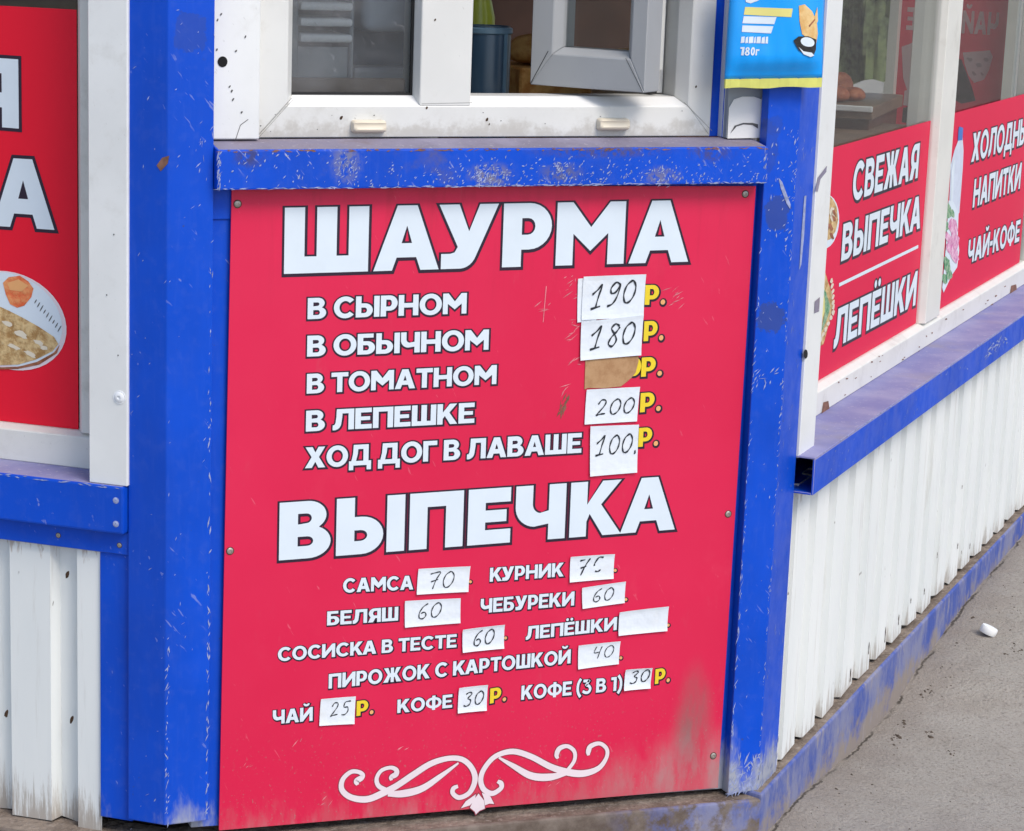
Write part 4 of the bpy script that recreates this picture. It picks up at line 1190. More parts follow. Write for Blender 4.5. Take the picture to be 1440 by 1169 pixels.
for x, y in ((660, 818), (863.5, 802), (878.5, 843), (709.5, 897), (938, 879), (871.5, 925)):
    line_('currency_mark', '.', (x - 1, y + 2), (x + 3.4, y + 2), (x - 1, y - 14), label='orange dot of a covered price mark', **cur)
line_('currency_mark', '0', (880, 529.5), (901, 528), (881, 503), label='yellow zero left beside the torn card', **cur)
# the scroll ornament
orn = MB()
def Z(p): return (440 + p[0] / 3.13, 1020 + p[1] / 3.13)
def scroll(pts, ws, n):
    pp = spline([(*p, w_) for p, w_ in zip(pts, ws)], 7)
    uvs = [FR.uv(*Z(p[:2]), n) for p in pp]; wd = [p[2] / 3.13 * .00105 for p in pp]
    orn.strip(uvs, [w_ + .0026 for w_ in wd], lambda u, z: FR.P(u, z, n + .0002 + scroll.k * .00002), 'dark_rose')
    orn.strip(uvs, wd, lambda u, z: FR.P(u, z, n + .0006 + scroll.k * .00002), 'pink_print')
    scroll.k += 1
scroll.k = 0
M['dark_rose'] = plain('dark_rose_print', (.30, .03, .06), .45, .4)
scroll([(196, 262), (192, 245), (212, 232), (218, 218), (200, 205), (165, 206), (130, 240), (128, 285), (170, 318), (240, 325), (310, 297), (370, 265), (440, 218), (520, 168), (600, 145), (660, 152), (700, 190), (713, 240), (690, 295), (645, 318), (616, 300), (618, 278), (638, 268)],
       [14, 26, 26, 20, 18, 20, 22, 24, 26, 30, 32, 30, 30, 28, 24, 24, 24, 26, 24, 22, 20, 22, 16], BN)
scroll([(345, 242), (345, 228), (365, 215), (366, 196), (340, 186), (300, 200), (280, 235), (290, 268), (330, 288)], [12, 22, 26, 20, 17, 18, 19, 20, 20], BN)
scroll([(330, 302), (400, 300), (480, 278), (560, 225), (640, 166)], [22, 34, 32, 24, 9], BN)
scroll([(1213, 132), (1212, 116), (1222, 92), (1262, 80), (1293, 105), (1290, 145), (1255, 190), (1190, 212), (1120, 206), (1045, 182), (960, 138), (880, 115), (805, 135), (757, 185), (738, 235), (750, 280), (788, 300), (826, 278), (828, 256), (812, 246)],
       [12, 24, 24, 18, 18, 20, 26, 32, 32, 28, 26, 26, 24, 24, 24, 24, 24, 22, 22, 16], BN)
scroll([(1078, 146), (1072, 130), (1085, 102), (1120, 92), (1150, 115), (1150, 155), (1122, 195)], [12, 22, 24, 18, 18, 18, 18], BN)
scroll([(1112, 212), (1040, 228), (960, 222), (880, 178), (818, 142)], [20, 34, 32, 22, 9], BN)
for j, pt in enumerate(([(650, 365), (672, 334), (716, 303), (712, 330), (690, 352)], [(728, 300), (706, 330), (690, 362), (712, 380), (716, 392), (732, 376), (756, 366), (752, 330)], [(742, 296), (780, 312), (797, 346), (776, 344), (756, 352), (752, 322)])):
    orn.poly([[FR.uv(*Z(p), BN) for p in pt]], lambda u, z: FR.P(u, z, BN + .0009 + j * .00003), 'pink_print')
    l = [FR.uv(*Z(p), BN) for p in pt]
    orn.poly([offset(l, .0013)], lambda u, z: FR.P(u, z, BN + .00045 + j * .00003), 'dark_rose')
orn.build('ornament', board)
for x, y in ((334, 287), (1048, 273), (1024, 723), (323.5, 775), (1003, 1063)):
    screw(FR, x, y, BN, .0046, board)

# ------------------------------------------------------------------ paper prices stuck on the board
def price(label, quad, txt=None, ink=None, n=BN + .0016, k='paper', name='price_paper', w_=.10, group='white paper prices stuck on the menu board'):
    uv = [FR.uv(*p, n) for p in quad]           # tl, tr, br, bl
    o = thing(name, label, 'price tag', FR.P(*uv[3], n), group)
    b = MB(); nu, nv = 10, 10
    lift = random.uniform(.0008, .0022)
    def curl(s_, t_): return lift * (abs(2 * s_ - 1) ** 3 * .6 + abs(2 * t_ - 1) ** 4)
    ua, ub_ = (uv[0][0] + uv[3][0]) / 2, (uv[1][0] + uv[2][0]) / 2
    za, zb_ = (uv[3][1] + uv[2][1]) / 2, (uv[0][1] + uv[1][1]) / 2
    def curl_at(u, z): return 1.25 * curl(min(1, max(0, (u - ua) / (ub_ - ua))), min(1, max(0, (z - za) / (zb_ - za)))) + .0001
    N = (nu + 1) * (nv + 1)
    for side in (0, 1):
        for j in range(nv + 1):
            for i in range(nu + 1):
                s_, t_ = i / nu, j / nv
                p = [(uv[3][m_] * (1 - s_) + uv[2][m_] * s_) * (1 - t_) + (uv[0][m_] * (1 - s_) + uv[1][m_] * s_) * t_ for m_ in (0, 1)]
                c = curl(s_, t_)
                b.v.append(FR.P(p[0], p[1], n + c - side * .0004))
    for j in range(nv):
        for i in range(nu):
            a = j * (nu + 1) + i
            b.f.append((a, a + 1, a + nu + 2, a + nu + 1)); b.f.append(tuple(N + x for x in (a, a + nu + 1, a + nu + 2, a + 1)))
            b.mi += [b.mat(k)] * 2
    ed = list(range(nu)) + [j * (nu + 1) + nu for j in range(nv)] + [nv * (nu + 1) + i for i in range(nu, 0, -1)] + [j * (nu + 1) for j in range(nv, 0, -1)]
    for i in range(len(ed)):
        a, c = ed[i], ed[(i + 1) % len(ed)]
        b.f.append((a, a + N, c + N, c)); b.mi.append(0)
    b.build('sheet', o, smooth=False)
    if txt:
        b = MB(); scribble(b, FR, txt, *ink, n + .0002, w=w_, lift=curl_at); b.build('handwriting', o)
    return o
price('white paper strip left behind the 190 price, showing at its left edge', [(812.5, 392), (840, 390), (838, 451), (811.5, 453.5)], n=BN + .0011, name='paper_backing')
price('white paper price reading 190, topmost of the stack on the red board', [(820, 389), (908, 385.6), (904.3, 446), (817, 450)], '190', ((829, 435), (895, 424), (829, 403)))
price('white paper price reading 180 directly under the 190 paper', [(817, 453), (904.6, 443), (901, 499.5), (815.7, 507)], '180', ((828, 492), (894, 482), (828, 461)), n=BN + .0024)
price('white paper price reading 200 below the torn brown card', [(824.7, 548), (899.7, 544), (895.3, 592.5), (821.6, 597)], '200', ((836, 585), (893, 580), (836, 563)))
price('white paper price reading 100 beside the hot dog line', [(829.8, 599.5), (897.9, 597), (895.3, 664.4), (829.3, 670)], '100.', ((836, 641), (896, 635), (836, 614)), n=BN + .0022)
price('white paper price reading 70 after the first pastry line on the left', [(588, 799.8), (661, 796), (658, 832), (585.5, 836)], '70', ((600, 829), (640, 825), (600, 806)), w_=.075)
price('white paper price with a broken 70, right column under the middle heading', [(801.7, 782.8), (863.8, 778.8), (861.9, 813.5), (800.5, 818.7)], 'чc', ((810, 810), (850, 803), (810, 788)), w_=.10)
price('white paper price with a grey 60 at the end of the second left pastry line', [(569, 845), (647.4, 841), (647, 876), (569, 882.4)], '60', ((585, 871), (622, 867), (585, 850)), w_=.085)
price('white paper price with a small 60 just under the broken 70', [(818, 826.5), (879.6, 817.5), (877.7, 847.7), (818.7, 856)], '60', ((831, 847), (864, 843), (831, 829)), w_=.09)
price('white paper price with a bold 60 between two long words, orange dot beside it', [(650, 885), (709, 878), (708, 911.5), (650, 917.4)], '60', ((663, 909), (696, 904), (663, 888)), w_=.10)
price('blank white paper with no number, at the right end of its line', [(870.6, 860.7), (939.8, 852.4), (937.5, 887), (869, 893.8)])
price('white paper price reading 40 after the longest pastry line', [(813, 907.6), (872, 901.5), (869.4, 933.5), (812.4, 941)], '40', ((831, 927), (864, 923), (831, 910)), w_=.075)
price('white paper price reading 25 after the tea line at bottom left', [(451, 983), (500, 979), (498, 1017.9), (448.6, 1020.5)], '25', ((463, 1008), (493, 1004), (463, 989)), w_=.09)
price('white paper price reading 30 in the middle of the bottom line', [(645, 967), (685.5, 962.6), (683.6, 998.8), (643, 1002.7)], '30', ((650, 994), (681, 989), (650, 975)), w_=.10)
price('white paper price reading 30 at the right end of the bottom line', [(879, 941.4), (916.8, 938.8), (913.6, 967.6), (876.6, 971)], '30', ((884, 962), (914, 957), (884, 945)), w_=.11)
tc = MB()
tcn = BN + .0013
tuv = [FR.uv(*p, tcn) for p in ((822, 548), (826, 546), (850, 546), (873.5, 543.5), (887.6, 532), (894, 524), (898, 508), (897.9, 501), (823.4, 506))]
tb = len(tc.v)
tc.poly([tuv], lambda u, z: FR.P(u, z, tcn), 'card')
for i in range(len(tuv)):
    a, c = tuv[i - 1], tuv[i]
    tc.face([FR.P(*a, tcn), FR.P(*c, tcn), FR.P(*c, BN + .0001), FR.P(*a, BN + .0001)], 'card')
tag(tc.build('torn_card', loc=FR.P(*tuv[0], tcn)), 'torn brown card where the third price paper was peeled off', 'card')

# ------------------------------------------------------------------ poster on the left window
def flat_sheet(b, fr, quad, n, th, k):
    uv = [fr.uv(*p, n) for p in quad]           # bl, br, tr, tl
    b.quadbox(fr, uv, n - th, n, k)
def add(parent, name, fn, label=None):
    b = MB(); fn(b); o = b.build(name, parent)
    if label: o['label'] = label
    return o
PN = lG - .004
lpst = thing('window_poster', 'red poster with white letters and a plate of fried pasties on the darker window', 'poster', LF.P(lge, lz, PN))
def sheet(b):
    a, c = LF.uv(110, 601.5, PN), LF.uv(107.8, 13.8, PN)
    b.box(LF, -1.05, a[0], lz + .0005, c[1], PN - .0012, PN, 'red_poster')
add(lpst, 'sheet', sheet)
kw = dict(s=.29, h=.24, line=.05, shift=(.0, -.0), natural=.95)
add(lpst, 'lettering', lambda b: text(b, LF, 'СВЕЖАЯ', (-56, 174.5), (27, 181), (-56, 78), PN, **kw))
add(lpst, 'lettering', lambda b: text(b, LF, 'ВЫПЕЧКА', (-9, 317.5), (77, 323.5), (-9, 221), PN, **kw))
def plate(b):
    n = PN
    pxell(b, LF, 14, 451, 83, 66, n + .0008, 'pink_print', 28, 40)
    pxell(b, LF, 12, 449, 79, 62, n + .0011, 'white_print', 28, 40)
    pxpoly(b, LF, [(-66, 470), (-60, 440), (-40, 425), (-10, 427), (10, 436), (32, 447), (55, 460), (76, 474), (82, 484), (74, 494), (50, 506), (25, 513), (-10, 514), (-50, 500)], n + .0016, 'pastry')
    pxpoly(b, LF, [(-66, 474), (-50, 503), (-10, 517), (25, 516), (52, 509), (76, 496), (84, 485), (80, 497), (55, 513), (25, 519), (-10, 520), (-52, 507)], n + .0014, 'cup_brown')
    for x, y, rx, ry in ((30, 470, 9, 4), (55, 482, 8, 3), (10, 455, 8, 3), (42, 498, 9, 3), (20, 488, 10, 3), (62, 489, 7, 3)):
        pxell(b, LF, x, y, rx, ry, n + .0019, 'cream', 25, 12, .3)
    pxpoly(b, LF, [(4, 398), (12, 390), (28, 388), (40, 396), (47, 406), (44, 418), (34, 430), (24, 433), (14, 428), (8, 414)], n + .0016, 'tomato')
    pxpoly(b, LF, [(10, 398), (26, 393), (40, 402), (30, 410), (14, 408)], n + .0019, 'orange_print')
    for i in range(9):
        x, y = 50 + i * 4.2, 424 + i * 4.8
        pxell(b, LF, x, y, .8, 3.4 + (i % 3), n + .0016, 'seam', 30, 7)
add(lpst, 'food_print', plate)

# ------------------------------------------------------------------ posters on the right window
SN = rG - .0045
def rposter(label, quad, n=SN):
    b0 = RF.uv(*quad[0], n)
    o = thing('window_poster', label, 'poster', RF.P(*b0, n))
    return o
z1s = RF.uv(1240, 189, SN)[1]
s1 = rposter('red window poster about pastry with two white words above a white rule', [(1147, 537)])
ug0, ug1 = ust + .0005, mu0 - .0005
add(s1, 'sheet', lambda b: b.box(RF, ug0, ug1, gz + .0005, z1s, SN - .001, SN, 'red_film'))
kr = dict(s=.25, h=.20, line=.07, shift=(.03, -.02), gap=.09)
add(s1, 'lettering', lambda b: text(b, RF, 'СВЕЖАЯ', (1197.3, 283.6), (1289.6, 250.2), (1199, 230), SN, **kr))
add(s1, 'lettering', lambda b: text(b, RF, 'ВЫПЕЧКА', (1182, 368), (1293, 321), (1184, 316), SN, **kr))
add(s1, 'lettering', lambda b: text(b, RF, 'ЛЕПЁШКИ', (1171.4, 490.5), (1286.5, 429), (1173, 437), SN, **kr))
add(s1, 'rule', lambda b: pxpoly(b, RF, [(1180, 398.5), (1291.3, 344.5), (1291.3, 349), (1180, 403.5)], SN + .0008, 'white_print'))
def pastries(b):
    n = SN
    pxell(b, RF, 1161, 312, 19, 38, n + .0006, 'white_print', 4, 24)
    pxell(b, RF, 1161, 308, 17, 32, n + .0010, 'pastry', 4, 24, .04)
    for i in range(7): pxell(b, RF, 1160 + random.uniform(-8, 12), 308 + random.uniform(-22, 22), 3, 7, n + .0014, 'cream', 10, 9, .3)
    for i in range(9): pxell(b, RF, 1164 + random.uniform(-8, 10), 308 + random.uniform(-24, 26), 2, 5, n + .0016, 'cup_brown', -20, 9, .3)
    pxpoly(b, RF, [(1150, 375), (1157, 372), (1164, 395), (1172, 418), (1171, 432), (1166, 455), (1158, 484), (1148, 490)], n + .0010, 'pastry')
    pxpoly(b, RF, [(1148, 385), (1156, 395), (1163, 415), (1163, 430), (1156, 450), (1148, 458)], n + .0014, 'lemon')
    pxpoly(b, RF, [(1156, 400), (1162, 412), (1168, 432), (1162, 452), (1154, 470), (1160, 440), (1160, 422)], n + .0016, 'salad')
    for i in range(12):
        y = 395 + i * 7.5; x = 1168 + 4 * math.sin(i * .28 + .3) - max(0, i - 6) * 2.6
        pxell(b, RF, x, y, 2, 4, n + .0018, 'cream', 20, 8, .3)
add(s1, 'food_print', pastries)
s2 = rposter('red window poster about cold drinks with a pale bottle at its left edge', [(1322, 436)])
ug2 = mu1 + .0005
z2s = RF.uv(1342, 159.5, SN)[1]
add(s2, 'sheet', lambda b: b.box(RF, ug2, LEN_R - .66, gz + .0005, z2s, SN - .001, SN, 'red_film'))
add(s2, 'lettering', lambda b: text(b, RF, 'ХОЛОДНЫЕ', (1365, 228.4), (1450, 199.2), (1366, 188.6), SN, **kr))
add(s2, 'lettering', lambda b: text(b, RF, 'НАПИТКИ', (1367, 292.5), (1433.6, 265.4), (1369, 252.8), SN, **kr))
add(s2, 'lettering', lambda b: text(b, RF, 'ЧАЙ-КОФЕ', (1359.6, 371.6), (1432.5, 339.3), (1361, 338.5), SN, **kr))
def bottle(b):
    n = SN
    pxpoly(b, RF, [(1337, 300), (1335, 285), (1337, 232), (1342, 212), (1347, 199), (1348, 190), (1353.5, 188), (1354, 198), (1355, 212), (1354, 235), (1352, 262), (1349, 300)], n + .0006, 'sky_print')
    pxpoly(b, RF, [(1348, 182), (1349, 178), (1354.5, 180), (1353.5, 197), (1347, 198)], n + .0010, 'cap_blue')
    pxpoly(b, RF, [(1338, 240), (1341, 225), (1343, 225), (1341, 260), (1339, 295), (1337, 295)], n + .0010, 'white_print')
    pxpoly(b, RF, [(1334, 282), (1341, 284), (1348, 300), (1347, 330), (1349, 352), (1346, 376), (1338, 388), (1327, 412), (1325, 405), (1330, 350)], n + .0012, 'white_print')
    for x, y, r, k in ((1333, 297, 5, 'salad'), (1330, 318, 4, 'salad'), (1340, 318, 6, 'berry'), (1343, 336, 6, 'berry'), (1338, 350, 6, 'berry'), (1343, 360, 5, 'berry'), (1332, 372, 5, 'salad'), (1335, 385, 4, 'salad'), (1329, 392, 4, 'salad'), (1333, 334, 4, 'berry'), (1339, 300, 3, 'salad')):
        pxell(b, RF, x, y, r, r * 2.1, n + .0016 + .00005 * (x % 7), k, -10, 12, .25)
add(s2, 'bottle_print', bottle)

# ------------------------------------------------------------------ blue snack packet hanging on the post
KN = .034
pk = thing('snack_packet', 'bright blue snack packet with a yellow bottom seam hanging over the blue post', 'packet', base_of(FR, 1090, 122, KN))
c4 = [FR.uv(*p, KN) for p in ((1020, 112), (1156, 110), (1163, -60), (1031, -60))]
def bulge(s_, t_):
    e = max(0.0, math.sin(math.pi * min(max(s_, 0), 1))) ** .55
    v = sstep(t_, 0, .18)
    return .016 * e * v + .0015 * math.sin(9 * s_ + 4 * t_) * v + .0011 * math.sin(s_ * 38 + 5 * t_) * v * (1 - sstep(t_, .15, .5))
def pk_P(s_, t_, dn=0.0):
    p = [(c4[0][m_] * (1 - s_) + c4[1][m_] * s_) * (1 - t_) + (c4[3][m_] * (1 - s_) + c4[2][m_] * s_) * t_ for m_ in (0, 1)]
    return FR.P(p[0], p[1], KN + bulge(s_, t_) + dn)
def pk_st(x, y):
    u, z = FR.uv(x, y, KN + .012)
    t_ = (z - c4[0][1]) / (c4[3][1] - c4[0][1])
    for _ in range(3):
        l = c4[0][0] * (1 - t_) + c4[3][0] * t_; r = c4[1][0] * (1 - t_) + c4[2][0] * t_
        s_ = (u - l) / (r - l)
        zb = c4[0][1] * (1 - s_) + c4[1][1] * s_; zt = c4[3][1] * (1 - s_) + c4[2][1] * s_
        t_ = (z - zb) / (zt - zb)
    return (s_, t_)
bag = MB(); n_ = 24
for side in (0, 1):
    for j in range(n_ + 1):
        for i in range(n_ + 1):
            p = pk_P(i / n_, j / n_)
            if side: p = FR.P((p - FR.O).dot(FR.U), p.z, KN - .004 - bulge(i / n_, j / n_) * .5)
            bag.v.append(p)
N = (n_ + 1) ** 2
for j in range(n_):
    for i in range(n_):
        a = j * (n_ + 1) + i
        bag.f += [(a, a + 1, a + n_ + 2, a + n_ + 1), (N + a, N + a + n_ + 1, N + a + n_ + 2, N + a + 1)]
        bag.mi += [bag.mat('packet')] * 2
ed = list(range(n_)) + [j * (n_ + 1) + n_ for j in range(n_)] + [n_ * (n_ + 1) + i for i in range(n_, 0, -1)] + [j * (n_ + 1) for j in range(n_, 0, -1)]
for i in range(len(ed)):
    a, c = ed[i], ed[(i + 1) % len(ed)]
    bag.f.append((a, a + N, c + N, c)); bag.mi.append(0)
bo = bag.build('bag', pk)
for p in bo.data.polygons[:]: p.use_smooth = True
def seam(b):
    pts = [(1020, 111.5), (1045, 114), (1090, 114), (1125, 115), (1156, 110)]
    for i in range(20):
        f0, f1 = i / 20, (i + 1) / 20
        def at(f): return (c4[0][0] + (c4[1][0] - c4[0][0]) * f, c4[0][1] + (c4[1][1] - c4[0][1]) * f)
        a, c = at(f0), at(f1)
        w0, w1 = .0012 * math.sin(f0 * 31), .0012 * math.sin(f1 * 31)
        d0, d1 = -.0125 + .001 * math.sin(f0 * 12), -.0125 + .001 * math.sin(f1 * 12)
        q_ = [(c[0], c[1] + d1, w1), (c[0], c[1] + .0005, w1), (a[0], a[1] + .0005, w0), (a[0], a[1] + d0, w0)]
        fr_ = [FR.P(u, z, KN + w_ + .001) for u, z, w_ in q_]; bk = [FR.P(u, z, KN + w_ - .003) for u, z, w_ in q_]
        b.hexa([fr_[3], fr_[0], bk[0], bk[3], fr_[2], fr_[1], bk[1], bk[2]], 'packet_yellow')
add(pk, 'seam', seam)
def pkp(b, pts, k, dn):
    """print on the bag's curved skin"""
    l = [pk_st(*p) for p in pts]
    tris = tessellate_polygon([[Vector((x, y, 0)) for x, y in l]])
    bm2 = bmesh.new(); vs = [bm2.verts.new((x, y, 0)) for x, y in l]
    for t in tris:
        try: bm2.faces.new([vs[i] for i in t])
        except ValueError: pass
    for _ in range(2): bmesh.ops.subdivide_edges(bm2, edges=bm2.edges[:], cuts=1, use_grid_fill=True)
    for f in bm2.faces: b.face([pk_P(v.co.x, v.co.y, dn) for v in f.verts], k)
    bm2.free()
def ell(cx, cy, rx, ry, rot=0, m=18):
    r = math.radians(rot)
    return [(cx + rx * math.cos(a) * math.cos(r) - ry * math.sin(a) * math.sin(r), cy + rx * math.cos(a) * math.sin(r) + ry * math.sin(a) * math.cos(r)) for a in [2 * math.pi * i / m for i in range(m)]]
def pk_print(b):
    pkp(b, [(1049, -8), (1050, 3), (1056, 5), (1066, 1), (1074, -8)], 'white_print', .0008)
    pkp(b, [(1049, 10), (1112, 12), (1110, 24), (1047, 21)], 'lemon', .0008)
    pkp(b, [(1047, 23), (1090, 24), (1087, 34), (1045, 33)], 'white_print', .0008)
    pkp(b, [(1045, 36), (1086, 37), (1083, 47), (1044, 45)], 'white_print', .0008)
    x = 1043.5
    for i, w_ in enumerate((5, 4, 7, 3, 6, 5, 4)):
        pkp(b, [(x, 52 + (i % 2)), (x + w_ - 1, 51.5), (x + w_ - 1.5, 60 + i * .2), (x - 1, 61)], 'white_print', .0008); x += w_ + .4
    for ch, x0, w_ in (('1', 1041, 5), ('8', 1046.5, 7), ('0', 1054, 7), ('г', 1061.5, 5)):
        W, gl = glyph(ch, .3, .22)
        for loops in gl:
            q_ = [[pk_st(x0 + x / W * w_ * .92 + y * 1.4, 78 - y * 11.5) for x, y in l] for l in loops]
            b.poly(q_, lambda s_, t_: pk_P(s_, t_, .0009), 'white_print')
    pkp(b, [(1121, 8), (1130, 6), (1142, 16), (1150, 30), (1152, 48), (1149, 62), (1138, 56), (1126, 48), (1122, 30)], 'chip_print', .0008)
    pkp(b, [(1146, 24), (1151, 10), (1152, 30), (1149, 34)], 'chip_print', .0010)
    pkp(b, [(1136, 36), (1147, 26), (1147.5, 28), (1137.5, 38)], 'cup_brown', .0012)
    pkp(b, [(1113, 57), (1120, 51), (1135, 51), (1149, 56), (1148, 70), (1142, 80), (1132, 78), (1120, 70)], 'black_print', .0014)
    pkp(b, ell(1134, 59, 11, 6.5, 12), 'white_print', .0018)
    pkp(b, [(1120, 66), (1128, 72), (1140, 74), (1144, 78), (1138, 80), (1128, 76)], 'white_print', .0018)
add(pk, 'print', pk_print)

# ================================================================== inside the kiosk
def inside(name, label, cat, fn, loc, group=None, bevel=0.0, smooth=False, seg=1, parts=()):
    if parts:
        o = thing(name, label, cat, loc, group)
        for nm, f2, kw2 in parts:
            b = MB(); f2(b); b.build(nm, o, **kw2)
        return o
    b = MB(); fn(b)
    return tag(b.build(name, loc=loc, bevel=bevel, smooth=smooth, seg=seg), label, cat, group)
XY = Frame((0, 0, 0), (1, 0, 0), (0, -1, 0))
def ybox(b, x0, x1, y0, y1, z0, z1, k): b.box(XY, x0, x1, z0, z1, -y1, -y0, k)
# worktop under the window
WTZ = 1.06
inside('worktop', 'brown worktop inside behind the service window', 'worktop', None, (0, .3, .9), parts=(
    ('top', lambda b: ybox(b, -.36, .46, .10, .62, WTZ - .03, WTZ, 'tan'), dict(bevel=.003)),
    ('leg', lambda b: ybox(b, -.33, -.29, .14, .18, .06, WTZ - .031, 'grey'), {}),
    ('leg', lambda b: ybox(b, .36, .40, .14, .18, .06, WTZ - .031, 'grey'), {}),
    ('leg', lambda b: ybox(b, -.33, -.29, .55, .59, .06, WTZ - .031, 'grey'), {}),
    ('leg', lambda b: ybox(b, .36, .40, .55, .59, .06, WTZ - .031, 'grey'), {})))
# slate canister seen at the left of the opening
p0 = at_y(684, 132, .24)
cz = WTZ + .0008
cx_, ctop = p0.x, at_y(684, 38, .20).z
def canister(b):
    r = .034
    pr = [(r * .9, 0), (r, .004), (r, ctop - cz - .008), (r * .96, ctop - cz - .003), (r * .96, ctop - cz), (r * .86, ctop - cz), (r * .86, ctop - cz - .02)]
    b.lathe((cx_, .24, cz), pr, 'slate', 28)
inside('canister', 'dark slate plastic canister standing just inside the open window', 'canister', None, (cx_, .24, cz), parts=(
    ('body', canister, dict(smooth=True)),
    ('highlight_strip', lambda b: b.box(XY, cx_ + .012, cx_ + .018, cz + .004, ctop - .01, -.214, -.2065, 'slate_light'), dict(bevel=.001)),  # pale strip standing for the highlight down the canister's side
    ('rim', lambda b: b.lathe((cx_, .24, ctop - .012), [(.0345, 0), (.0365, .002), (.0365, .008), (.0345, .010)], 'slate_light', 28), dict(smooth=True))))
bx = at_y(681, 20, .30)
inside('bottle', 'lime green bottle behind the slate canister', 'bottle', lambda b: b.lathe((bx.x - .004, .31, cz), [(.022, 0), (.024, .01), (.024, .19), (.018, .215), (.010, .235), (.010, .27), (.0, .271)], 'lime', 24), (bx.x, .31, cz), smooth=True)
# brown cupboard further in
inside('cupboard', 'dark red-brown cupboard deep inside the kiosk', 'cupboard', None, (.5, 1.2, .06), parts=(
    ('carcass', lambda b: ybox(b, .10, .95, 1.15, 1.5, .061, 1.75, 'brown'), dict(bevel=.004)),
    ('door', lambda b: ybox(b, .105, .52, 1.13, 1.1495, .10, 1.74, 'brown'), dict(bevel=.003)),
    ('door', lambda b: ybox(b, .525, .945, 1.13, 1.1495, .10, 1.74, 'brown'), dict(bevel=.003))))
# box and loaf in the gap left of the sash
q0 = at_y(732, 126, .46)
inside('carton', 'low brown carton on the worktop under a loaf', 'box', lambda b: ybox(b, q0.x - .035, q0.x + .09, .38, .54, WTZ + .0006, at_y(732, 96, .38).z, 'bread'), (q0.x, .46, WTZ), bevel=.003)
loaf_mat = ['bread']
def loaf(b, cx, cy, z, lx, ly, h):
    st = []
    n1, n2 = 12, 16
    for i in range(n1 + 1):
        t = i / n1; x = (t - .5) * 2
        w_ = math.sqrt(max(.0, 1 - abs(x) ** 2.6))
        for j in range(n2):
            a = 2 * math.pi * j / n2
            y, zz = math.cos(a) * w_, math.sin(a) * w_
            zz = zz if zz > 0 else zz * .55
            b.v.append(Vector((cx + x * lx, cy + y * ly, z + h * (.355 + zz * .645))))
    for i in range(n1):
        for j in range(n2):
            b.f.append((i * n2 + j, i * n2 + (j + 1) % n2, (i + 1) * n2 + (j + 1) % n2, (i + 1) * n2 + j)); b.mi.append(b.mat(loaf_mat[0]))
zl = at_y(732, 96, .38).z
inside('loaf', 'golden loaf lying on the carton inside the window', 'bread', lambda b: loaf(b, q0.x + .03, .46, zl, .055, .05, .05), (q0.x, .46, zl), smooth=True)
q1 = at_y(868, 70, .55)
inside('flatbread_basket', 'tan basket of bread seen through the open sash pane', 'basket', None, (q1.x, .55, WTZ), parts=(
    ('basket', lambda b: b.lathe((q1.x + .01, .52, WTZ + .0008), [(.05, 0), (.07, .03), (.078, .09), (.074, .09), (.066, .03), (.045, .006)], 'cream', 26), dict(smooth=True)),
    ('bread', lambda b: (loaf(b, q1.x + .01, .52, WTZ + .05, .06, .055, .085)), dict(smooth=True))))
# left pane: rack of white trays, grey box, brown shelf
t0 = at_y(423, 60, .075); t1 = at_y(495, 60, .075)
def tray(i, py):
    p = at_y(460, py, .075)
    b = MB()
    b.box(XY, t0.x, t1.x, p.z - .006, p.z + .0055, -.16, -.075, 'white_enamel')
    return tag(b.build('tray', loc=(p.x, .075, p.z), bevel=.005, seg=3, smooth=True), ['upper white slotted tray behind the dusty window pane', 'middle white slotted tray behind the dusty window pane', 'lowest white slotted tray behind the dusty window pane'][i], 'tray', 'white trays behind the window pane')
rk0 = at_y(414, 60, .10).x - .01
inside('tray_rack', 'grey steel rack holding the white trays behind the left pane', 'rack', None, (t0.x, .15, WTZ), parts=(
    ('side', lambda b: ybox(b, rk0, t0.x - .0005, .085, .17, WTZ + .0005, 1.40, 'grey'), dict(bevel=.002)),
    ('side', lambda b: ybox(b, t1.x + .0005, t1.x + .006, .085, .17, WTZ + .0005, 1.40, 'grey'), dict(bevel=.002)),
    ('back', lambda b: ybox(b, t0.x, t1.x, .163, .168, WTZ + .0005, 1.40, 'grey'), {}),
    ('front_plate', lambda b: ybox(b, t0.x, t1.x, .092, .097, WTZ + .0005, at_y(460, 66, .095).z, 'grey'), {})))
for i, py in enumerate((9, 31.5, 54)): tray(i, py)
g0 = at_y(500, 100, .16); zc = at_y(540, 46, .13).z
inside('appliance', 'pale blue-grey hood over a darker grey base beside the tray rack', 'appliance', None, (g0.x, .3, WTZ), parts=(
    ('base', lambda b: ybox(b, g0.x - .002, g0.x + .13, .16, .45, WTZ + .0006, zc - .0505, 'grey'), dict(bevel=.008, seg=2)),
    ('neck', lambda b: ybox(b, g0.x + .004, g0.x + .12, .20, .44, zc - .05, zc - .0005, 'slate'), {}),
    ('hood', lambda b: ybox(b, g0.x - .002, g0.x + .13, .125, .45, zc, 1.46, 'hood_blue'), dict(bevel=.02, seg=4, smooth=True))))
q5 = at_y(500, 110, .075)
inside('carton', 'low brown carton lying along the foot of the dusty pane', 'box', lambda b: ybox(b, uL1 + .004, uM0 - .004, .0725, .084, WTZ + .0006, q5.z, 'brown_card'), (q5.x, .08, WTZ), bevel=.002)
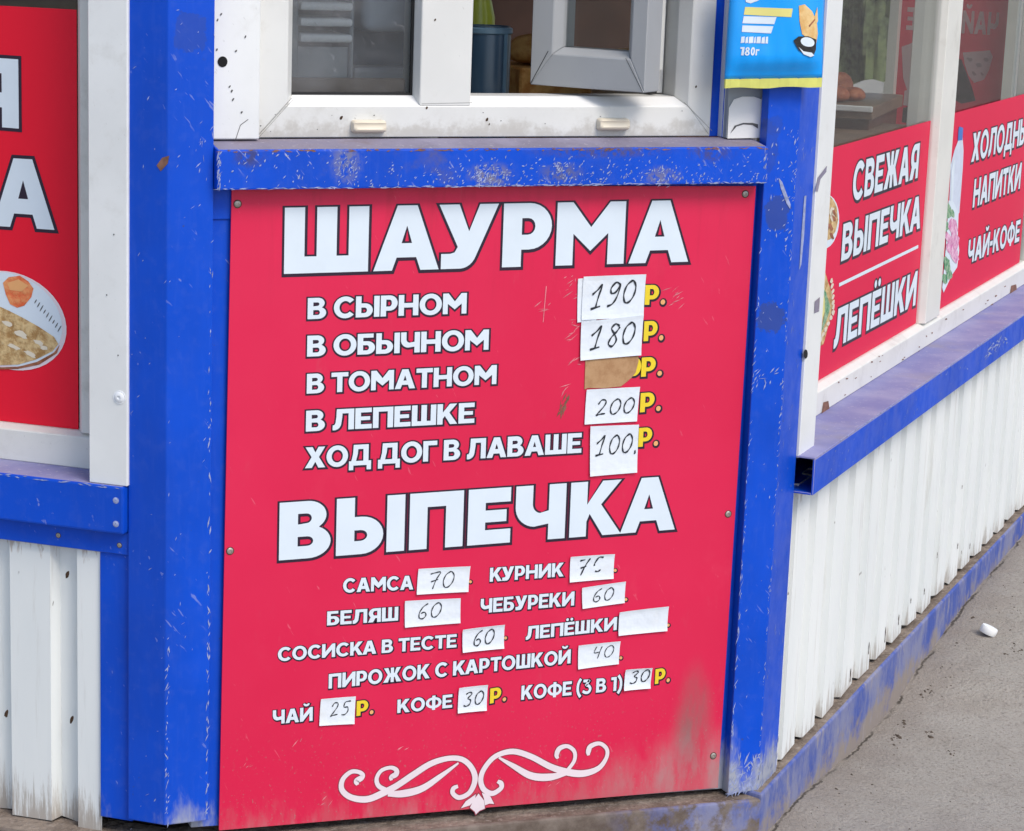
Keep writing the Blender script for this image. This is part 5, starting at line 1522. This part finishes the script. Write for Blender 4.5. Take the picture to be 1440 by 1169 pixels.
# right-hand side: counter with goods, seen through the side window
def along(px, py, d): r = ray(px, py); return CAM + r.normalized() * d
cu0, cu1 = .45, 2.35
inside('display_counter', 'brown display counter with a pale front edge behind the side window', 'counter', None, RF.P(1.4, .06, -.3), parts=(
    ('top', lambda b: b.box(RF, cu0, cu1, .90, .93, -.62, -.12, 'tan'), dict(bevel=.003)),
    ('edge', lambda b: b.box(RF, cu0, cu1, .905, .926, -.1195, -.112, 'white_enamel'), dict(bevel=.002)),
    ('front', lambda b: b.box(RF, cu0 + .02, cu1 - .02, .062, .8995, -.60, -.16, 'brown'), dict(bevel=.003))))

# poster on the far window, seen from behind: its words run backwards
EN = -.040
bp = thing('window_poster', 'red poster on the far window seen from behind with backward letters', 'poster', base_of(EF, 1330, 200, EN))
def bsheet(b):
    a, c = EF.uv(1256, 100, EN), EF.uv(1411, 100, EN)
    b.box(EF, a[0], c[0], .72, EF.uv(1330, -40, EN)[1], EN - .0012, EN, 'film_red')
add(bp, 'sheet', bsheet)
add(bp, 'lettering', lambda b: text(b, EF, 'ЧАЙ-КОФЕ', (1274, 42), (1403, 50), (1274, 10), EN, fill='film_white', edge=None, s=.25, h=.2, gap=.08, mirror=True))
def bprint(b):
    pxpoly(b, EF, [(1268, 66), (1284, 60), (1304, 62), (1308, 80), (1306, 120), (1298, 130), (1276, 128), (1270, 110)], EN + .0007, 'film_white')
    pxell(b, EF, 1292, 98, 12, 22, EN + .0011, 'film_brown', 8)
    pxpoly(b, EF, [(1270, 152), (1290, 146), (1306, 148), (1304, 170), (1290, 176), (1268, 172)], EN + .0007, 'film_dark')
    pxpoly(b, EF, [(1272, 128), (1300, 118), (1308, 122), (1308, 146), (1284, 150), (1270, 148)], EN + .0009, 'film_white')
    pxpoly(b, EF, [(1354, 74), (1392, 71), (1396, 80), (1391, 98), (1384, 112), (1370, 117), (1362, 106), (1357, 92)], EN + .0009, 'film_white')
    for x, y, r in ((1364, 84, 4), (1376, 92, 5), (1386, 84, 4), (1370, 104, 4), (1381, 104, 3)): pxell(b, EF, x, y, r, r * .6, EN + .0012, 'film_grey', 30, 9, .4)
    pxpoly(b, EF, [(1340, 80), (1352, 84), (1366, 120), (1372, 142), (1352, 146), (1338, 138)], EN + .0007, 'film_dark')
add(bp, 'cup_print', bprint)
# low shelf with bread and an olive sheet standing for reflected greenery, in front of the far wall
sc0, sc1 = EF.uv(1110, 150, .35)[0], EF.uv(1250, 150, .35)[0]
shz = EF.uv(1205, 150, .60)[1]
inside('low_shelf', 'brown shelf with a white front edge seen through the nearer side pane', 'shelf', None, EF.P(sc0, .06, .4), parts=(
    ('board', lambda b: b.box(EF, sc0, sc1, shz - .03, shz, .12, .598, 'tan'), dict(bevel=.002)),
    ('edge', lambda b: b.box(EF, sc0, sc1, shz - .012, shz + .002, .5985, .606, 'white_enamel'), dict(bevel=.002)),
    ('cabinet', lambda b: b.box(EF, sc0 + .01, sc1 - .01, .062, shz - .0305, .14, .58, 'brown'), dict(bevel=.003))))
loaf_mat[0] = 'red_bread'
def lump(px, py, n, l1, l2, h, lab):
    u, z = EF.uv(px, py, n); p = EF.P(u, shz + .0006, n)
    inside('loaf', lab, 'bread', lambda b: loaf(b, p.x, p.y, p.z, l1, l2, h), tuple(p), smooth=True, group='loaves on the low shelf')
lump(1176, 146, .50, .03, .03, .040, 'reddish loaf on the low shelf nearest the blue post')
lump(1199, 142, .44, .03, .03, .034, 'reddish loaf second along the low shelf')
lump(1180, 128, .34, .035, .03, .062, 'tallest reddish loaf at the back of the low shelf')
def greenery_sheet(b):  # wavy sheet put in to read as greenery mirrored in the pane
    u0, u1 = EF.uv(1120, 60, .26)[0], EF.uv(1243, 60, .26)[0]
    nu, nz = 26, 20; N = (nu + 1) * (nz + 1)
    for side in (0, 1):
        for j in range(nz + 1):
            for i in range(nu + 1):
                s_, t_ = i / nu, j / nz
                w_ = .018 * math.sin(s_ * 17 + 1.5 * math.sin(t_ * 4)) + .010 * math.sin(s_ * 41 + t_ * 7) + .008 * math.sin(t_ * 19 + s_ * 5)
                b.v.append(EF.P(u0 + (u1 - u0) * s_, shz + .03 + (1.62 - shz) * t_ + .012 * math.sin(s_ * 9), .24 + w_ - side * .02))
    for j in range(nz):
        for i in range(nu):
            a = j * (nu + 1) + i
            b.f += [(a, a + 1, a + nu + 2, a + nu + 1), (N + a, N + a + nu + 1, N + a + nu + 2, N + a + 1)]; b.mi += [b.mat('olive')] * 2
inside('greenery_sheet', 'dark olive wavy sheet standing for greenery reflected in the nearer side pane', 'greenery_sheet', greenery_sheet, tuple(EF.P(EF.uv(1200, 60, .24)[0], 1.3, .24)), smooth=True)

# ================================================================== on the ground
def on_ground(px, py):
    z = 0.0
    for _ in range(5):
        p = at_z(px, py, z); z = ground_z(p.x, p.y)
    return Vector((p.x, p.y, z))
g_ = on_ground(1388, 893)
bc = MB(); axd = Vector((.35, -.12, .93))  # a white plastic bottle cap
bc.lathe(g_ + Vector((0, 0, .003)), [(.0165, 0), (.0172, .001), (.0172, .0125), (.0160, .0150), (.0, .0152)], 'pvc_clean', 40, axd)
tag(bc.build('bottle_cap', loc=tuple(g_), smooth=True), 'small white bottle cap lying on the asphalt', 'bottle cap')
db = MB()
M['litter'] = plain('dark_litter', (.12, .095, .075), .95, .1, .5, 150)
M['grit'] = plain('pale_grit', (.36, .33, .30), .95, .1, .3, 150)
def clump(px, py, r, k):
    p = on_ground(px, py)
    if (p - PB).dot(RF.N) < .045 and (p - PB).dot(RF.U) > -.1: return
    n = random.randint(5, 7); st = random.uniform(.35, 1.0); a0 = random.uniform(0, 3)
    ring = []
    for i in range(n):
        a = 2 * math.pi * i / n
        x, y = r * random.uniform(.6, 1.2) * math.cos(a), r * st * random.uniform(.6, 1.2) * math.sin(a)
        ring.append(p + Vector((x * math.cos(a0) - y * math.sin(a0), x * math.sin(a0) + y * math.cos(a0), -.0006)))
    top = p + Vector((random.uniform(-.2, .2) * r, random.uniform(-.2, .2) * r, r * random.uniform(.25, .6)))
    for i in range(n): db.face([ring[i], ring[(i + 1) % n], top], k)
for i in range(300):
    t = random.random(); x = 1100 + 340 * t; yl = 1165 - (x - 1100) * 1.2
    y = yl + abs(random.gauss(0, 60)) + 8
    clump(x, y, random.choice((.0014, .0018, .0024, .0034)), random.choice(('litter', 'litter', 'grit')))
for i in range(320):
    x, y = random.uniform(1090, 1440), random.uniform(760, 1169)
    clump(x, y, random.choice((.0015, .0022, .003)), random.choice(('litter', 'grit', 'grit')))
for cx, cy, cnt, sp in ((1303, 972, 9, 6), (1268, 1018, 12, 10), (1263, 1040, 12, 9), (1172, 1095, 14, 8), (1340, 901, 6, 4), (1420, 915, 10, 10), (1366, 870, 5, 5), (1312, 1035, 6, 4), (1340, 1060, 5, 5), (1245, 1003, 8, 5)):
    for _ in range(cnt): clump(random.gauss(cx, sp), random.gauss(cy, sp * .8), random.uniform(.0025, .007), 'litter')
tag(db.build('ground_litter'), kind='stuff')
